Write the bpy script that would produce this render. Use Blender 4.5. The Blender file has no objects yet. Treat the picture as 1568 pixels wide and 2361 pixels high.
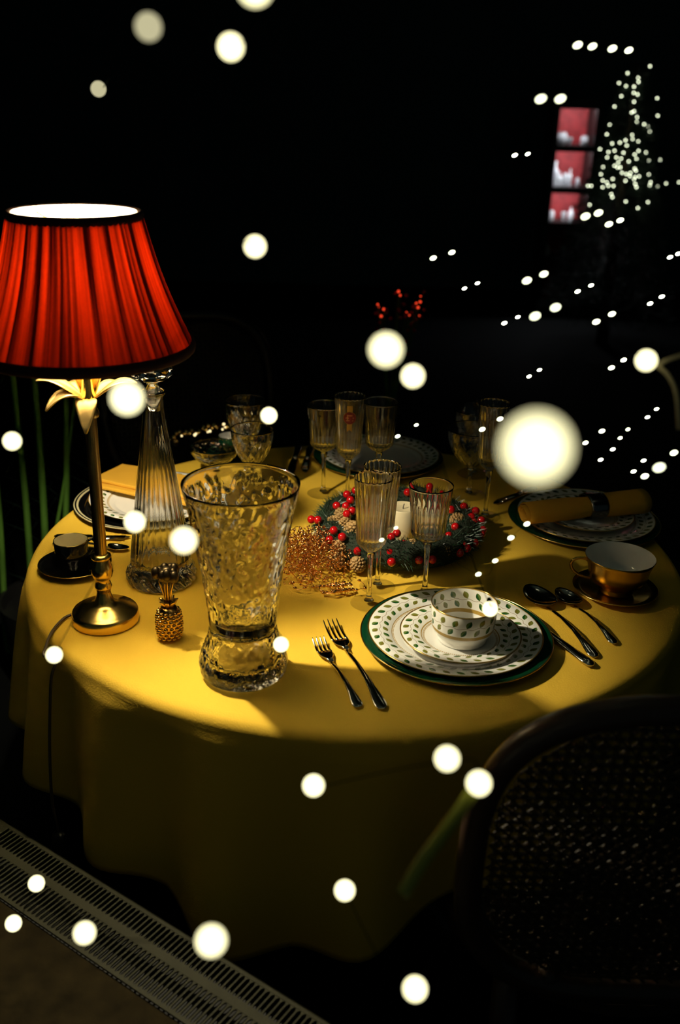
import bpy, math, random
import numpy as np
from mathutils import Vector, Matrix

rnd = random.Random(7)
scene = bpy.context.scene
COL = scene.collection
PI = math.pi

# ------------------------------------------------------------------ camera
IW, IH, FPX = 1568, 2361, 2300.0
PITCH, ROLL = math.radians(23.0), math.radians(1.5)
ZT = 0.76                                  # height of the laid table
CAM = Vector((0, 0, ZT + 0.776))
FW = Vector((0, math.cos(PITCH), -math.sin(PITCH)))
_r0 = Vector((1, 0, 0)); _u0 = _r0.cross(FW)
RT = math.cos(ROLL) * _r0 + math.sin(ROLL) * _u0
UP = RT.cross(FW)

cam_data = bpy.data.cameras.new('camera')
cam_data.sensor_fit = 'VERTICAL'; cam_data.sensor_height = 36.0
cam_data.lens = FPX / IH * 36.0
cam_data.clip_start = 0.02; cam_data.clip_end = 60
cam_data.dof.use_dof = True
cam_data.dof.focus_distance = 1.62
cam_data.dof.aperture_fstop = 3.2
cam = bpy.data.objects.new('camera', cam_data); COL.objects.link(cam)
cam.matrix_world = Matrix(((RT.x, UP.x, -FW.x, CAM.x), (RT.y, UP.y, -FW.y, CAM.y),
                           (RT.z, UP.z, -FW.z, CAM.z), (0, 0, 0, 1)))
scene.camera = cam

# ------------------------------------------------------------------ world, exposure
world = bpy.data.worlds.new('night'); scene.world = world; world.use_nodes = True
world.node_tree.nodes['Background'].inputs[0].default_value = (0.45, 0.75, 0.8, 1)
world.node_tree.nodes['Background'].inputs[1].default_value = 0.016
scene.view_settings.view_transform = 'Standard'
scene.view_settings.look = 'None'
scene.view_settings.exposure = 0.0
scene.view_settings.gamma = 1.0
scene.view_settings.use_curve_mapping = False
scene.cycles.max_bounces = 12
scene.cycles.transmission_bounces = 12
scene.cycles.transparent_max_bounces = 8
scene.cycles.diffuse_bounces = 3
scene.cycles.glossy_bounces = 5
scene.cycles.sample_clamp_indirect = 12

LAMP_WATTS = 24.0

# ------------------------------------------------------------------ where things stand
def ray(x, y):
    return FW + (x - IW / 2) / FPX * RT - (y - IH / 2) / FPX * UP
def on(x, y, z=ZT):
    d = ray(x, y); return CAM + d * ((z - CAM.z) / d.z)
def far(x, y, Y):
    d = ray(x, y); return CAM + d * (Y / d.y)
def air(x, y, depth):
    return CAM + ray(x, y) * depth

# ------------------------------------------------------------------ materials
class NB:                                   # tiny helper for math node chains
    def __init__(s, nt): s.nt = nt
    def m(s, op, a, b=None, c=None):
        n = s.nt.nodes.new('ShaderNodeMath'); n.operation = op
        for i, v in enumerate((a, b, c)):
            if v is None: continue
            if isinstance(v, (int, float)): n.inputs[i].default_value = v
            else: s.nt.links.new(v, n.inputs[i])
        return n.outputs[0]
    def mix(s, f, a, b):
        n = s.nt.nodes.new('ShaderNodeMix'); n.data_type = 'RGBA'
        if isinstance(f, (int, float)): n.inputs[0].default_value = f
        else: s.nt.links.new(f, n.inputs[0])
        for k, v in ((6, a), (7, b)):
            if isinstance(v, tuple): n.inputs[k].default_value = (*v, 1)
            else: s.nt.links.new(v, n.inputs[k])
        return n.outputs[2]

def new_mat(name):
    m = bpy.data.materials.new(name); m.use_nodes = True
    return m, m.node_tree, m.node_tree.nodes['Principled BSDF']
def pri(name, col, rough=.5, metal=0., spec=.5, bump=None, var=None, sheen=0, coat=0):
    m, nt, b = new_mat(name)
    b.inputs['Base Color'].default_value = (*col, 1)
    b.inputs['Roughness'].default_value = rough
    b.inputs['Metallic'].default_value = metal
    b.inputs['Specular IOR Level'].default_value = spec
    b.inputs['Coat Weight'].default_value = coat
    tc = nt.nodes.new('ShaderNodeTexCoord')
    if var:
        sc, amt = var
        n = nt.nodes.new('ShaderNodeTexNoise'); n.inputs['Scale'].default_value = sc
        n.inputs['Detail'].default_value = 5
        nt.links.new(tc.outputs['Object'], n.inputs['Vector'])
        mx = nt.nodes.new('ShaderNodeMix'); mx.data_type = 'RGBA'
        mx.inputs[6].default_value = (*[c * (1 - amt) for c in col], 1)
        mx.inputs[7].default_value = (*[min(1, c * (1 + amt)) for c in col], 1)
        nt.links.new(n.outputs['Fac'], mx.inputs[0])
        nt.links.new(mx.outputs[2], b.inputs['Base Color'])
    if bump:
        sc, st = bump
        n = nt.nodes.new('ShaderNodeTexNoise'); n.inputs['Scale'].default_value = sc
        n.inputs['Detail'].default_value = 4
        nt.links.new(tc.outputs['Object'], n.inputs['Vector'])
        bp = nt.nodes.new('ShaderNodeBump'); bp.inputs['Strength'].default_value = st
        bp.inputs['Distance'].default_value = .002
        nt.links.new(n.outputs['Fac'], bp.inputs['Height'])
        nt.links.new(bp.outputs[0], b.inputs['Normal'])
    return m
def glass(name, col=(1, 1, 1), ior=1.52, rough=0.0):
    m = bpy.data.materials.new(name); m.use_nodes = True; nt = m.node_tree
    nt.nodes.remove(nt.nodes['Principled BSDF'])
    g = nt.nodes.new('ShaderNodeBsdfGlass'); g.inputs['Color'].default_value = (*col, 1)
    g.inputs['IOR'].default_value = ior; g.inputs['Roughness'].default_value = rough
    nt.links.new(g.outputs[0], nt.nodes['Material Output'].inputs[0])
    return m
def emit(name, col, st):
    m = bpy.data.materials.new(name); m.use_nodes = True; nt = m.node_tree
    nt.nodes.remove(nt.nodes['Principled BSDF'])
    e = nt.nodes.new('ShaderNodeEmission'); e.inputs[0].default_value = (*col, 1); e.inputs[1].default_value = st
    nt.links.new(e.outputs[0], nt.nodes['Material Output'].inputs[0])
    return m

def leaf_porcelain(name, rows, vines, bands, cyl=None):
    """white glazed china; rows: (radius-or-height, count, offset, length, width, tilt); vines: (r, count); bands: (r, halfwidth, colour, teeth)"""
    m, nt, b = new_mat(name); nb = NB(nt)
    b.inputs['Roughness'].default_value = .12
    tc = nt.nodes.new('ShaderNodeTexCoord'); sp = nt.nodes.new('ShaderNodeSeparateXYZ')
    nt.links.new(tc.outputs['Object'], sp.inputs[0])
    x, y, z = sp.outputs
    ang = nb.m('DIVIDE', nb.m('ARCTAN2', y, x), 2 * PI)
    ang = nb.m('ADD', ang, 1.0)
    rr = nb.m('SQRT', nb.m('ADD', nb.m('MULTIPLY', x, x), nb.m('MULTIPLY', y, y)))
    rad = z if cyl else rr
    col = (.86, .85, .80)
    for r0, hw, c, teeth in bands:
        k = nb.m('LESS_THAN', nb.m('ABSOLUTE', nb.m('SUBTRACT', rad, r0)), hw)
        if teeth: k = nb.m('MULTIPLY', k, nb.m('GREATER_THAN', nb.m('FRACT', nb.m('MULTIPLY', ang, teeth)), .4))
        col = nb.mix(k, col, c)
    for r0, N in vines:
        w = nb.m('MULTIPLY', nb.m('SINE', nb.m('MULTIPLY', ang, 2 * PI * N)), .0012)
        k = nb.m('LESS_THAN', nb.m('ABSOLUTE', nb.m('SUBTRACT', nb.m('SUBTRACT', rad, r0), w)), .00035)
        col = nb.mix(k, col, (.25, .16, .06))
    for r0, N, off, L, Wd, tilt in rows:
        t = nb.m('ADD', nb.m('MULTIPLY', ang, N), off)
        idx = nb.m('FLOOR', t)
        u = nb.m('MULTIPLY', nb.m('SUBTRACT', nb.m('FRACT', t), .5), 2 * PI * (cyl or r0) / N)
        v = nb.m('SUBTRACT', rad, r0)
        ca, sa = math.cos(tilt), math.sin(tilt)
        up = nb.m('ADD', nb.m('MULTIPLY', u, ca), nb.m('MULTIPLY', v, sa))
        vp = nb.m('SUBTRACT', nb.m('MULTIPLY', v, ca), nb.m('MULTIPLY', u, sa))
        q = nb.m('DIVIDE', up, L)
        edge = nb.m('MULTIPLY', nb.m('SUBTRACT', 1.0, nb.m('MULTIPLY', q, q)), Wd)
        k = nb.m('LESS_THAN', nb.m('ABSOLUTE', vp), edge)
        alt = nb.m('GREATER_THAN', nb.m('FRACT', nb.m('MULTIPLY', idx, .5)), .25)
        base = nb.mix(alt, (.012, .075, .014), (.17, .15, .02))
        half = nb.m('GREATER_THAN', vp, 0.0)
        lc = nb.mix(nb.m('MULTIPLY', half, .5), base, (.20, .27, .06))
        col = nb.mix(k, col, lc)
    nt.links.new(col, b.inputs['Base Color']) if not isinstance(col, tuple) else None
    return m

GOLDP = (.42, .27, .06)
M = {}
M['cloth'] = pri('mustard linen', (.78, .49, .045), .85, spec=.2, bump=(420, .25), var=(6, .07))
M['napkin'] = pri('ochre napkin linen', (.72, .38, .035), .85, spec=.2, bump=(500, .3), var=(18, .06))
M['brass'] = pri('polished brass', (.72, .50, .15), .22, 1, bump=(60, .02))
M['leaf_gold'] = pri('satin gilt', (.82, .6, .24), .38, 1, bump=(140, .12))
M['pole'] = pri('aged brass tube', (.42, .27, .09), .26, 1, var=(30, .15))
M['silver'] = pri('polished silver', (.62, .58, .52), .10, 1, bump=(45, .03))
M['dark_metal'] = pri('napkin ring metal', (.22, .21, .2), .2, 1, bump=(90, .05))
M['crystal'] = glass('cut crystal', (.99, .99, .98), 1.56)
def pane_glass(name):
    m = bpy.data.materials.new(name); m.use_nodes = True; nt = m.node_tree
    nt.nodes.remove(nt.nodes['Principled BSDF'])
    lw = nt.nodes.new('ShaderNodeLayerWeight'); nb = NB(nt)
    fac = nb.m('ADD', nb.m('MULTIPLY', nb.m('POWER', lw.outputs['Facing'], 4.0), .5), .03)
    a = nt.nodes.new('ShaderNodeBsdfTransparent'); a.inputs[0].default_value = (.93, .93, .92, 1)
    b = nt.nodes.new('ShaderNodeBsdfGlossy'); b.inputs['Roughness'].default_value = .02
    ms = nt.nodes.new('ShaderNodeMixShader')
    nt.links.new(fac, ms.inputs[0]); nt.links.new(a.outputs[0], ms.inputs[1]); nt.links.new(b.outputs[0], ms.inputs[2])
    nt.links.new(ms.outputs[0], nt.nodes['Material Output'].inputs[0])
    return m
M['foot_glass'] = pane_glass('thin foot glass')
M['thin_glass'] = glass('drinking glass', (.98, .98, .97), 1.5)
M['green_glaze'] = pri('dark green glaze', (.003, .042, .017), .1, spec=.5, coat=.3, var=(12, .12))
M['black_glaze'] = pri('black glaze', (.003, .003, .0035), .07, spec=.5, var=(12, .1))
M['gold_edge'] = pri('gilt edge', (.72, .5, .16), .22, 1, bump=(80, .04))
M['cream_glaze'] = pri('cream glaze', (.6, .53, .3), .25, var=(10, .05))
M['white_glaze'] = pri('white glaze', (.8, .79, .74), .15, var=(10, .03))
M['gold_cup'] = pri('gilded porcelain', (.56, .34, .06), .25, 1, bump=(70, .05))
M['berry'] = pri('red lacquered berry', (.42, .004, .006), .12, spec=.6, var=(60, .1), coat=.4)
M['needle'] = pri('frosted green needles', (.012, .045, .02), .35, spec=.6, var=(90, .6))
M['moss'] = pri('dark wreath moss', (.010, .018, .008), .9, var=(60, .4), bump=(200, .6))
M['pinecone'] = pri('dusted pinecone', (.36, .22, .08), .55, var=(120, .45), bump=(300, .4))
M['copper'] = pri('copper tinsel', (.85, .42, .16), .14, 1, var=(60, .25))
M['gold_tinsel'] = pri('gold tinsel', (.85, .6, .22), .14, 1, var=(60, .2))
M['candle'] = pri('ivory wax', (.72, .62, .40), .5, var=(20, .05))
M['wick'] = pri('charred wick', (.03, .025, .02), .9, var=(300, .3))
M['pineapple'] = pri('antique gold casting', (.58, .36, .11), .24, 1, var=(160, .3))
M['pineapple_dark'] = pri('blackened gold crown', (.07, .05, .025), .4, 1, var=(90, .4))
M['wood'] = pri('dark polished wood', (.06, .034, .022), .3, var=(14, .3), bump=(40, .1))
M['table_wood'] = pri('table wood', (.06, .035, .02), .5, var=(9, .3))
M['cane'] = pri('woven cane', (.045, .028, .011), .5, var=(40, .3))
M['black_wood'] = pri('black lacquered wood', (.006, .005, .004), .4, var=(14, .3))  # chair wood darkened to pass for the unlit back of the room
M['black_cane'] = pri('black stained cane', (.006, .005, .003), .6, var=(40, .3))  # cane darkened likewise, shade put into its colour
M['chair_seat'] = pri('dark velvet', (.015, .02, .018), .9, var=(60, .2))
M['wire'] = pri('dark green cable', (.0015, .002, .0015), 1, spec=0, var=(30, .2))
M['cord'] = pri('brown lamp flex', (.06, .04, .02), .5, var=(200, .3))
M['switch'] = pri('black switch plastic', (.012, .012, .011), .3, var=(50, .2))
M['stem'] = pri('green palm stem', (.10, .24, .03), .55, var=(7, .5))
M['frond'] = pri('dark palm leaf', (.006, .025, .012), .6, var=(20, .4))
M['pot'] = pri('dark planter', (.012, .012, .012), .5, var=(12, .2))
M['grille'] = pri('painted grille metal', (.040, .039, .020), .6, spec=.12, var=(60, .12), bump=(500, .2))
M['casing'] = pri('convector casing', (.012, .013, .012), .7, var=(20, .2))
M['stone'] = pri('brown stone sill', (.020, .0145, .005), .8, spec=.05, var=(34, .95), bump=(90, .6))
M['floor'] = pri('dark floor boards', (.006, .007, .007), .8, spec=.15, var=(3, .3), bump=(30, .2))
M['wall'] = pri('dark green wall paint', (.10, .17, .18), .8, var=(2, .2))
M['redwall'] = pri('red patterned panel', (.42, .03, .035), .6, var=(16, .7))
M['cab'] = pri('black cabinet lacquer', (.006, .005, .005), .5, var=(6, .2))
M['ware'] = pri('pale display ware', (.85, .87, .9), .2, var=(10, .05))
def bulb_glass():
    m = emit('lamp bulb glow', (1, .88, .62), 8.0); nt = m.node_tree
    e = [n for n in nt.nodes if n.type == 'EMISSION'][0]
    tr = nt.nodes.new('ShaderNodeBsdfTransparent'); ad = nt.nodes.new('ShaderNodeAddShader')
    nt.links.new(e.outputs[0], ad.inputs[0]); nt.links.new(tr.outputs[0], ad.inputs[1])
    nt.links.new(ad.outputs[0], nt.nodes['Material Output'].inputs[0])
    return m
M['lamp_light'] = bulb_glass()
M['fairy'] = emit('frosted bulb glow', (1, .93, .52), 2.3)
M['fairy_dim'] = emit('dim frosted bulb glow', (1, .92, .55), .55)
M['led'] = emit('warm micro bulb glow', (.96, 1, .66), 3.6)  # emission for lights mirrored in the window glass
M['treeled'] = emit('tree bulb glow', (.92, 1, .70), 7.0)
M['glint'] = emit('amber micro bulb glow', (1, .78, .38), 1.8)  # emission standing in for glints on gold beads
M['redled'] = emit('red berry light glow', (1, .06, .02), 1.3)  # emission standing in for glints on red berries
M['strip'] = emit('cabinet strip light', (.92, .95, 1), 80.0)

def shade_fabric():
    m = bpy.data.materials.new('red pleated silk'); m.use_nodes = True; nt = m.node_tree; nb = NB(nt)
    nt.nodes.remove(nt.nodes['Principled BSDF'])
    tc = nt.nodes.new('ShaderNodeTexCoord'); sp = nt.nodes.new('ShaderNodeSeparateXYZ')
    nt.links.new(tc.outputs['Object'], sp.inputs[0]); x, y, z = sp.outputs
    ang = nb.m('ARCTAN2', y, x)
    def n1(scale, off, zk):
        c = nt.nodes.new('ShaderNodeCombineXYZ')
        nt.links.new(nb.m('MULTIPLY', nb.m('COSINE', ang), scale), c.inputs[0])
        nt.links.new(nb.m('ADD', nb.m('MULTIPLY', nb.m('SINE', ang), scale), off), c.inputs[1])
        nt.links.new(nb.m('MULTIPLY', z, zk), c.inputs[2])
        n = nt.nodes.new('ShaderNodeTexNoise'); n.inputs['Scale'].default_value = 1; n.inputs['Detail'].default_value = 2
        nt.links.new(c.outputs[0], n.inputs['Vector']); return n.outputs['Fac']
    a = n1(17, 0, 2.0); b_ = n1(5, 9, 1.2)
    f = nb.m('ADD', nb.m('MULTIPLY', a, .7), nb.m('MULTIPLY', b_, .5))
    mr = nt.nodes.new('ShaderNodeMapRange'); nt.links.new(f, mr.inputs[0])
    nt.links.new(nb.m('ADD', .44, nb.m('MULTIPLY', nb.m('SUBTRACT', z, .4365), .45)), mr.inputs[1]); mr.inputs[2].default_value = .76
    mr.inputs[3].default_value = 0; mr.inputs[4].default_value = 1
    layer = mr.outputs[0]                                    # how many folds of silk overlap
    tcol = nb.mix(layer, (.007, .0001, .00005), (.34, .0125, .0008))
    dcol = nb.mix(layer, (.10, .004, .004), (.34, .012, .008))
    d = nt.nodes.new('ShaderNodeBsdfDiffuse'); nt.links.new(dcol, d.inputs[0])
    t = nt.nodes.new('ShaderNodeBsdfTranslucent'); nt.links.new(tcol, t.inputs[0])
    ms = nt.nodes.new('ShaderNodeMixShader'); ms.inputs[0].default_value = .5
    nt.links.new(d.outputs[0], ms.inputs[1]); nt.links.new(t.outputs[0], ms.inputs[2])
    gl = nt.nodes.new('ShaderNodeBsdfGlossy'); gl.inputs['Roughness'].default_value = .35
    gl.inputs[0].default_value = (1, .6, .5, 1)
    m2 = nt.nodes.new('ShaderNodeMixShader'); m2.inputs[0].default_value = .04
    nt.links.new(ms.outputs[0], m2.inputs[1]); nt.links.new(gl.outputs[0], m2.inputs[2])
    nt.links.new(m2.outputs[0], nt.nodes['Material Output'].inputs[0])
    return m
def lining():
    m = bpy.data.materials.new('cream shade lining'); m.use_nodes = True; nt = m.node_tree
    nt.nodes.remove(nt.nodes['Principled BSDF'])
    d = nt.nodes.new('ShaderNodeBsdfDiffuse'); d.inputs[0].default_value = (.36, .33, .255, 1)
    t = nt.nodes.new('ShaderNodeBsdfTranslucent'); t.inputs[0].default_value = (.36, .31, .22, 1)
    ms = nt.nodes.new('ShaderNodeMixShader'); ms.inputs[0].default_value = .3
    nt.links.new(d.outputs[0], ms.inputs[1]); nt.links.new(t.outputs[0], ms.inputs[2])
    nt.links.new(ms.outputs[0], nt.nodes['Material Output'].inputs[0])
    return m
M['shade'] = shade_fabric(); M['lining'] = lining()
M['trim'] = pri('dark red braid', (.035, .003, .003), .8, var=(80, .3))
M['dinner'] = leaf_porcelain('leaf patterned dinner plate',
    [(.1232, 38, .0, .0074, .0040, .6), (.1065, 38, .5, .0068, .0036, -.55)], [(.1150, 38)],
    [(.1325, .0009, GOLDP, 0), (.0965, .0006, GOLDP, 0), (.0945, .0009, GOLDP, 140)])
M['salad'] = leaf_porcelain('leaf patterned side plate',
    [(.0828, 26, .0, .0070, .0038, .6), (.0680, 26, .5, .0062, .0033, -.55)], [(.0755, 26)],
    [(.0905, .0008, GOLDP, 0), (.0590, .0008, GOLDP, 0), (.0555, .0016, GOLDP, 110)])
M['cup'] = leaf_porcelain('leaf patterned cup',
    [(.0495, 15, .0, .0066, .0042, 1.1), (.0345, 15, .35, .0066, .0038, 1.0)], [(.0420, 15)],
    [(.0605, .0008, GOLDP, 0), (.0245, .0028, GOLDP, 0)], cyl=.047)

# ------------------------------------------------------------------ mesh helpers
class MB:
    def __init__(s): s.v = []; s.f = []
    def add(s, vs, fs):
        o = len(s.v); s.v += [tuple(p) for p in vs]; s.f += [tuple(i + o for i in f) for f in fs]; return s
    def lathe(s, prof, n=48, rf=None, cx=0, cy=0, cz=0):
        vs, fs, rows = [], [], []
        for k, (r, z) in enumerate(prof):
            if r < 1e-6: rows.append([len(vs)]); vs.append((cx, cy, cz + z))
            else:
                rows.append(list(range(len(vs), len(vs) + n)))
                for i in range(n):
                    a = 2 * PI * i / n; q = rf(k, a, r, z) if rf else r
                    vs.append((cx + q * math.cos(a), cy + q * math.sin(a), cz + z))
        for A, B in zip(rows, rows[1:]):
            if len(A) == 1 and len(B) == 1: continue
            for i in range(n):
                j = (i + 1) % n
                if len(A) == 1: fs.append((A[0], B[j], B[i]))
                elif len(B) == 1: fs.append((A[i], A[j], B[0]))
                else: fs.append((A[i], A[j], B[j], B[i]))
        return s.add(vs, fs)
    def tube(s, path, r, n=8, cap=True, closed=False):
        pts = [Vector(p) for p in path]; k = len(pts)
        rs = r if isinstance(r, (list, tuple)) else [r] * k
        vs, fs = [], []; ref = None
        for i, p in enumerate(pts):
            if closed: t = pts[(i + 1) % k] - pts[i - 1]
            else: t = pts[min(i + 1, k - 1)] - pts[max(i - 1, 0)]
            t = t.normalized() if t.length > 1e-9 else Vector((0, 0, 1))
            if ref is None: ref = t.orthogonal().normalized()
            ref = ref - t * ref.dot(t)
            ref = ref.normalized() if ref.length > 1e-6 else t.orthogonal().normalized()
            bn = t.cross(ref)
            for j in range(n):
                a = 2 * PI * j / n
                vs.append(p + (ref * math.cos(a) + bn * math.sin(a)) * rs[i])
        for i in range(k if closed else k - 1):
            A, B = i * n, ((i + 1) % k) * n
            for j in range(n):
                q = (j + 1) % n; fs.append((A + j, A + q, B + q, B + j))
        if cap and not closed:
            fs.append(tuple(range(n - 1, -1, -1))); fs.append(tuple((k - 1) * n + j for j in range(n)))
        return s.add(vs, fs)
    def box(s, c, d, rot=0, bev=0):
        cx, cy, cz = c; hx, hy, hz = d[0] / 2, d[1] / 2, d[2] / 2
        ca, sa = math.cos(rot), math.sin(rot); vs = []
        for z in (-hz, hz):
            for x, y in ((-hx, -hy), (hx, -hy), (hx, hy), (-hx, hy)):
                vs.append((cx + x * ca - y * sa, cy + x * sa + y * ca, cz + z))
        return s.add(vs, [(3, 2, 1, 0), (4, 5, 6, 7), (0, 1, 5, 4), (1, 2, 6, 5), (2, 3, 7, 6), (3, 0, 4, 7)])
    def ball(s, c, r, nu=12, nv=8, sc=(1, 1, 1)):
        prof = [(r * math.sin(PI * k / nv), -r * math.cos(PI * k / nv)) for k in range(nv + 1)]
        prof[0] = (0, -r); prof[-1] = (0, r)
        o = len(s.v); s.lathe(prof, nu)
        for i in range(o, len(s.v)):
            x, y, z = s.v[i]; s.v[i] = (c[0] + x * sc[0], c[1] + y * sc[1], c[2] + z * sc[2])
        return s
    def loft(s, secs, n=12, p=2.0):                 # sections (x, y, z, half width, half thickness)
        vs, fs = [], []
        for x, y, z, w, h in secs:
            for j in range(n):
                a = 2 * PI * j / n; c, q = math.cos(a), math.sin(a)
                vs.append((x, y + w * math.copysign(abs(c) ** (2 / p), c), z + h * math.copysign(abs(q) ** (2 / p), q)))
        for i in range(len(secs) - 1):
            for j in range(n):
                q = (j + 1) % n; A = i * n; B = A + n
                fs.append((A + j, A + q, B + q, B + j))
        fs.append(tuple(range(n - 1, -1, -1))); fs.append(tuple((len(secs) - 1) * n + j for j in range(n)))
        return s.add(vs, fs)
    def xf(s, mat):
        s.v = [tuple(mat @ Vector(p)) for p in s.v]; return s
    def mesh(s, name, mat, smooth=True):
        me = bpy.data.meshes.new(name); me.from_pydata(s.v, [], s.f); me.validate()
        if smooth: me.polygons.foreach_set('use_smooth', [True] * len(me.polygons))
        me.materials.append(mat); me.update()
        import bmesh
        bm = bmesh.new(); bm.from_mesh(me); bmesh.ops.recalc_face_normals(bm, faces=bm.faces); bm.to_mesh(me); bm.free()
        return me
    def obj(s, name, mat, parent=None, smooth=True, auto=None):
        return link(name, s.mesh(name, mat, smooth), parent, auto)

def link(name, me, parent=None, auto=None):
    o = bpy.data.objects.new(name, me); COL.objects.link(o)
    if parent is not None: o.parent = parent
    if auto:
        me.set_sharp_from_angle(angle=math.radians(auto))
    return o
def tag(o, label, cat, group=None, kind=None):
    o['label'] = label; o['category'] = cat
    if group: o['group'] = group
    if kind: o['kind'] = kind
    return o
def thing(name, loc, label, cat, rz=0, group=None):
    o = bpy.data.objects.new(name, None); COL.objects.link(o)
    o.location = loc; o.rotation_euler = (0, 0, rz); o.empty_display_size = .05
    return tag(o, label, cat, group)
def struct(o):
    o['kind'] = 'structure'; return o
def T(x, y, z=None): return (x, y, ZT if z is None else z)

# ------------------------------------------------------------------ the room
struct(MB().box((.8, 4.2, -.05), (8, 9.6, .1)).obj('floor', M['floor'], smooth=False))
struct(MB().box((.8, 8.6, 1.7), (8, .1, 3.4)).obj('wall_back', M['wall'], smooth=False))
struct(MB().box((-3.1, 4.2, 1.7), (.1, 8.8, 3.4)).obj('wall_left', M['wall'], smooth=False))
struct(MB().box((4.7, 4.2, 1.7), (.1, 8.8, 3.4)).obj('wall_right', M['wall'], smooth=False))
struct(MB().box((.8, 4.2, 3.45), (8, 9.6, .1)).obj('ceiling', M['wall'], smooth=False))

# ------------------------------------------------------------------ table and cloth
TC = Vector((.03, 1.665)); TR = .585
t = thing('round_table', (TC.x, TC.y, 0), 'round dark wooden pedestal table hidden under the mustard cloth', 'table')
MB().lathe([(0, .722), (.55, .722), (.565, .73), (.565, .752), (.555, .757), (0, .757)], 72).obj('table_top', M['table_wood'], t, auto=40)
MB().lathe([(0, .12), (.06, .12), (.05, .2), (.035, .3), (.05, .5), (.04, .6), (.09, .722), (0, .722)], 24).obj('pedestal', M['table_wood'], t, auto=40)
for k in range(4):
    a = PI / 4 + k * PI / 2
    MB().tube([(math.cos(a) * r, math.sin(a) * r, z) for r, z in ((.03, .2), (.12, .16), (.22, .07), (.3, .03))], [.03, .028, .024, .022], 8).obj('foot', M['table_wood'], t)

def cloth():
    n = 300; vs, fs, rows = [], [], []
    def dz(a):                                   # length of the overhang
        d = math.degrees(a) % 360
        return .255 + .12 * math.exp(-((d - 258) / 20) ** 2) + .02 * math.exp(-((d - 225) / 12) ** 2)
    crests = [176, 197, 213, 232.5, 252, 272, 296, 318, 342, 5, 30, 54, 80, 105, 130, 153]
    def fold(a):
        d = math.degrees(a) % 360; w = 0
        for c in crests:
            e = (d - c + 180) % 360 - 180; w = max(w, math.exp(-(e / 6.2) ** 2))
        return w * 1.5 - .55
    prof = [(r, 0, 0) for r in (0.02, .1, .2, .3, .4, .48, .53, .56)]
    for k in range(1, 6):
        q = k / 5 * PI / 2; prof.append((TR - .018 + .018 * math.sin(q), -.018 * (1 - math.cos(q)), 0))
    for k in range(1, 31): prof.append((TR, None, k / 30))
    for r, z, tt in prof:
        row = []
        for i in range(n):
            a = 2 * PI * i / n
            if z is None:
                zz = -.018 - (dz(a) - .018 + .006 * fold(a)) * tt
                q = r + .003 + .036 * fold(a) * tt ** .7 + .014 * tt
            else: zz, q = z, r
            if z is not None and z > -.005: zz += .0006 * math.sin(9 * a + 20 * r) * (r / TR)
            row.append(len(vs)); vs.append((q * math.cos(a), q * math.sin(a), zz))
        rows.append(row)
    c = len(vs); vs.append((0, 0, 0))
    for i in range(n): fs.append((c, rows[0][i], rows[0][(i + 1) % n]))
    for A, B in zip(rows, rows[1:]):
        for i in range(n):
            j = (i + 1) % n; fs.append((A[i], B[i], B[j], A[j]))
    o = MB().add(vs, fs).obj('tablecloth', M['cloth'])
    o.location = (TC.x, TC.y, ZT - .0015)
    sm = o.modifiers.new('thickness', 'SOLIDIFY'); sm.thickness = .0012; sm.offset = -1
    return o
tag(cloth(), 'mustard yellow linen cloth draped over the round table', 'tablecloth')

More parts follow.
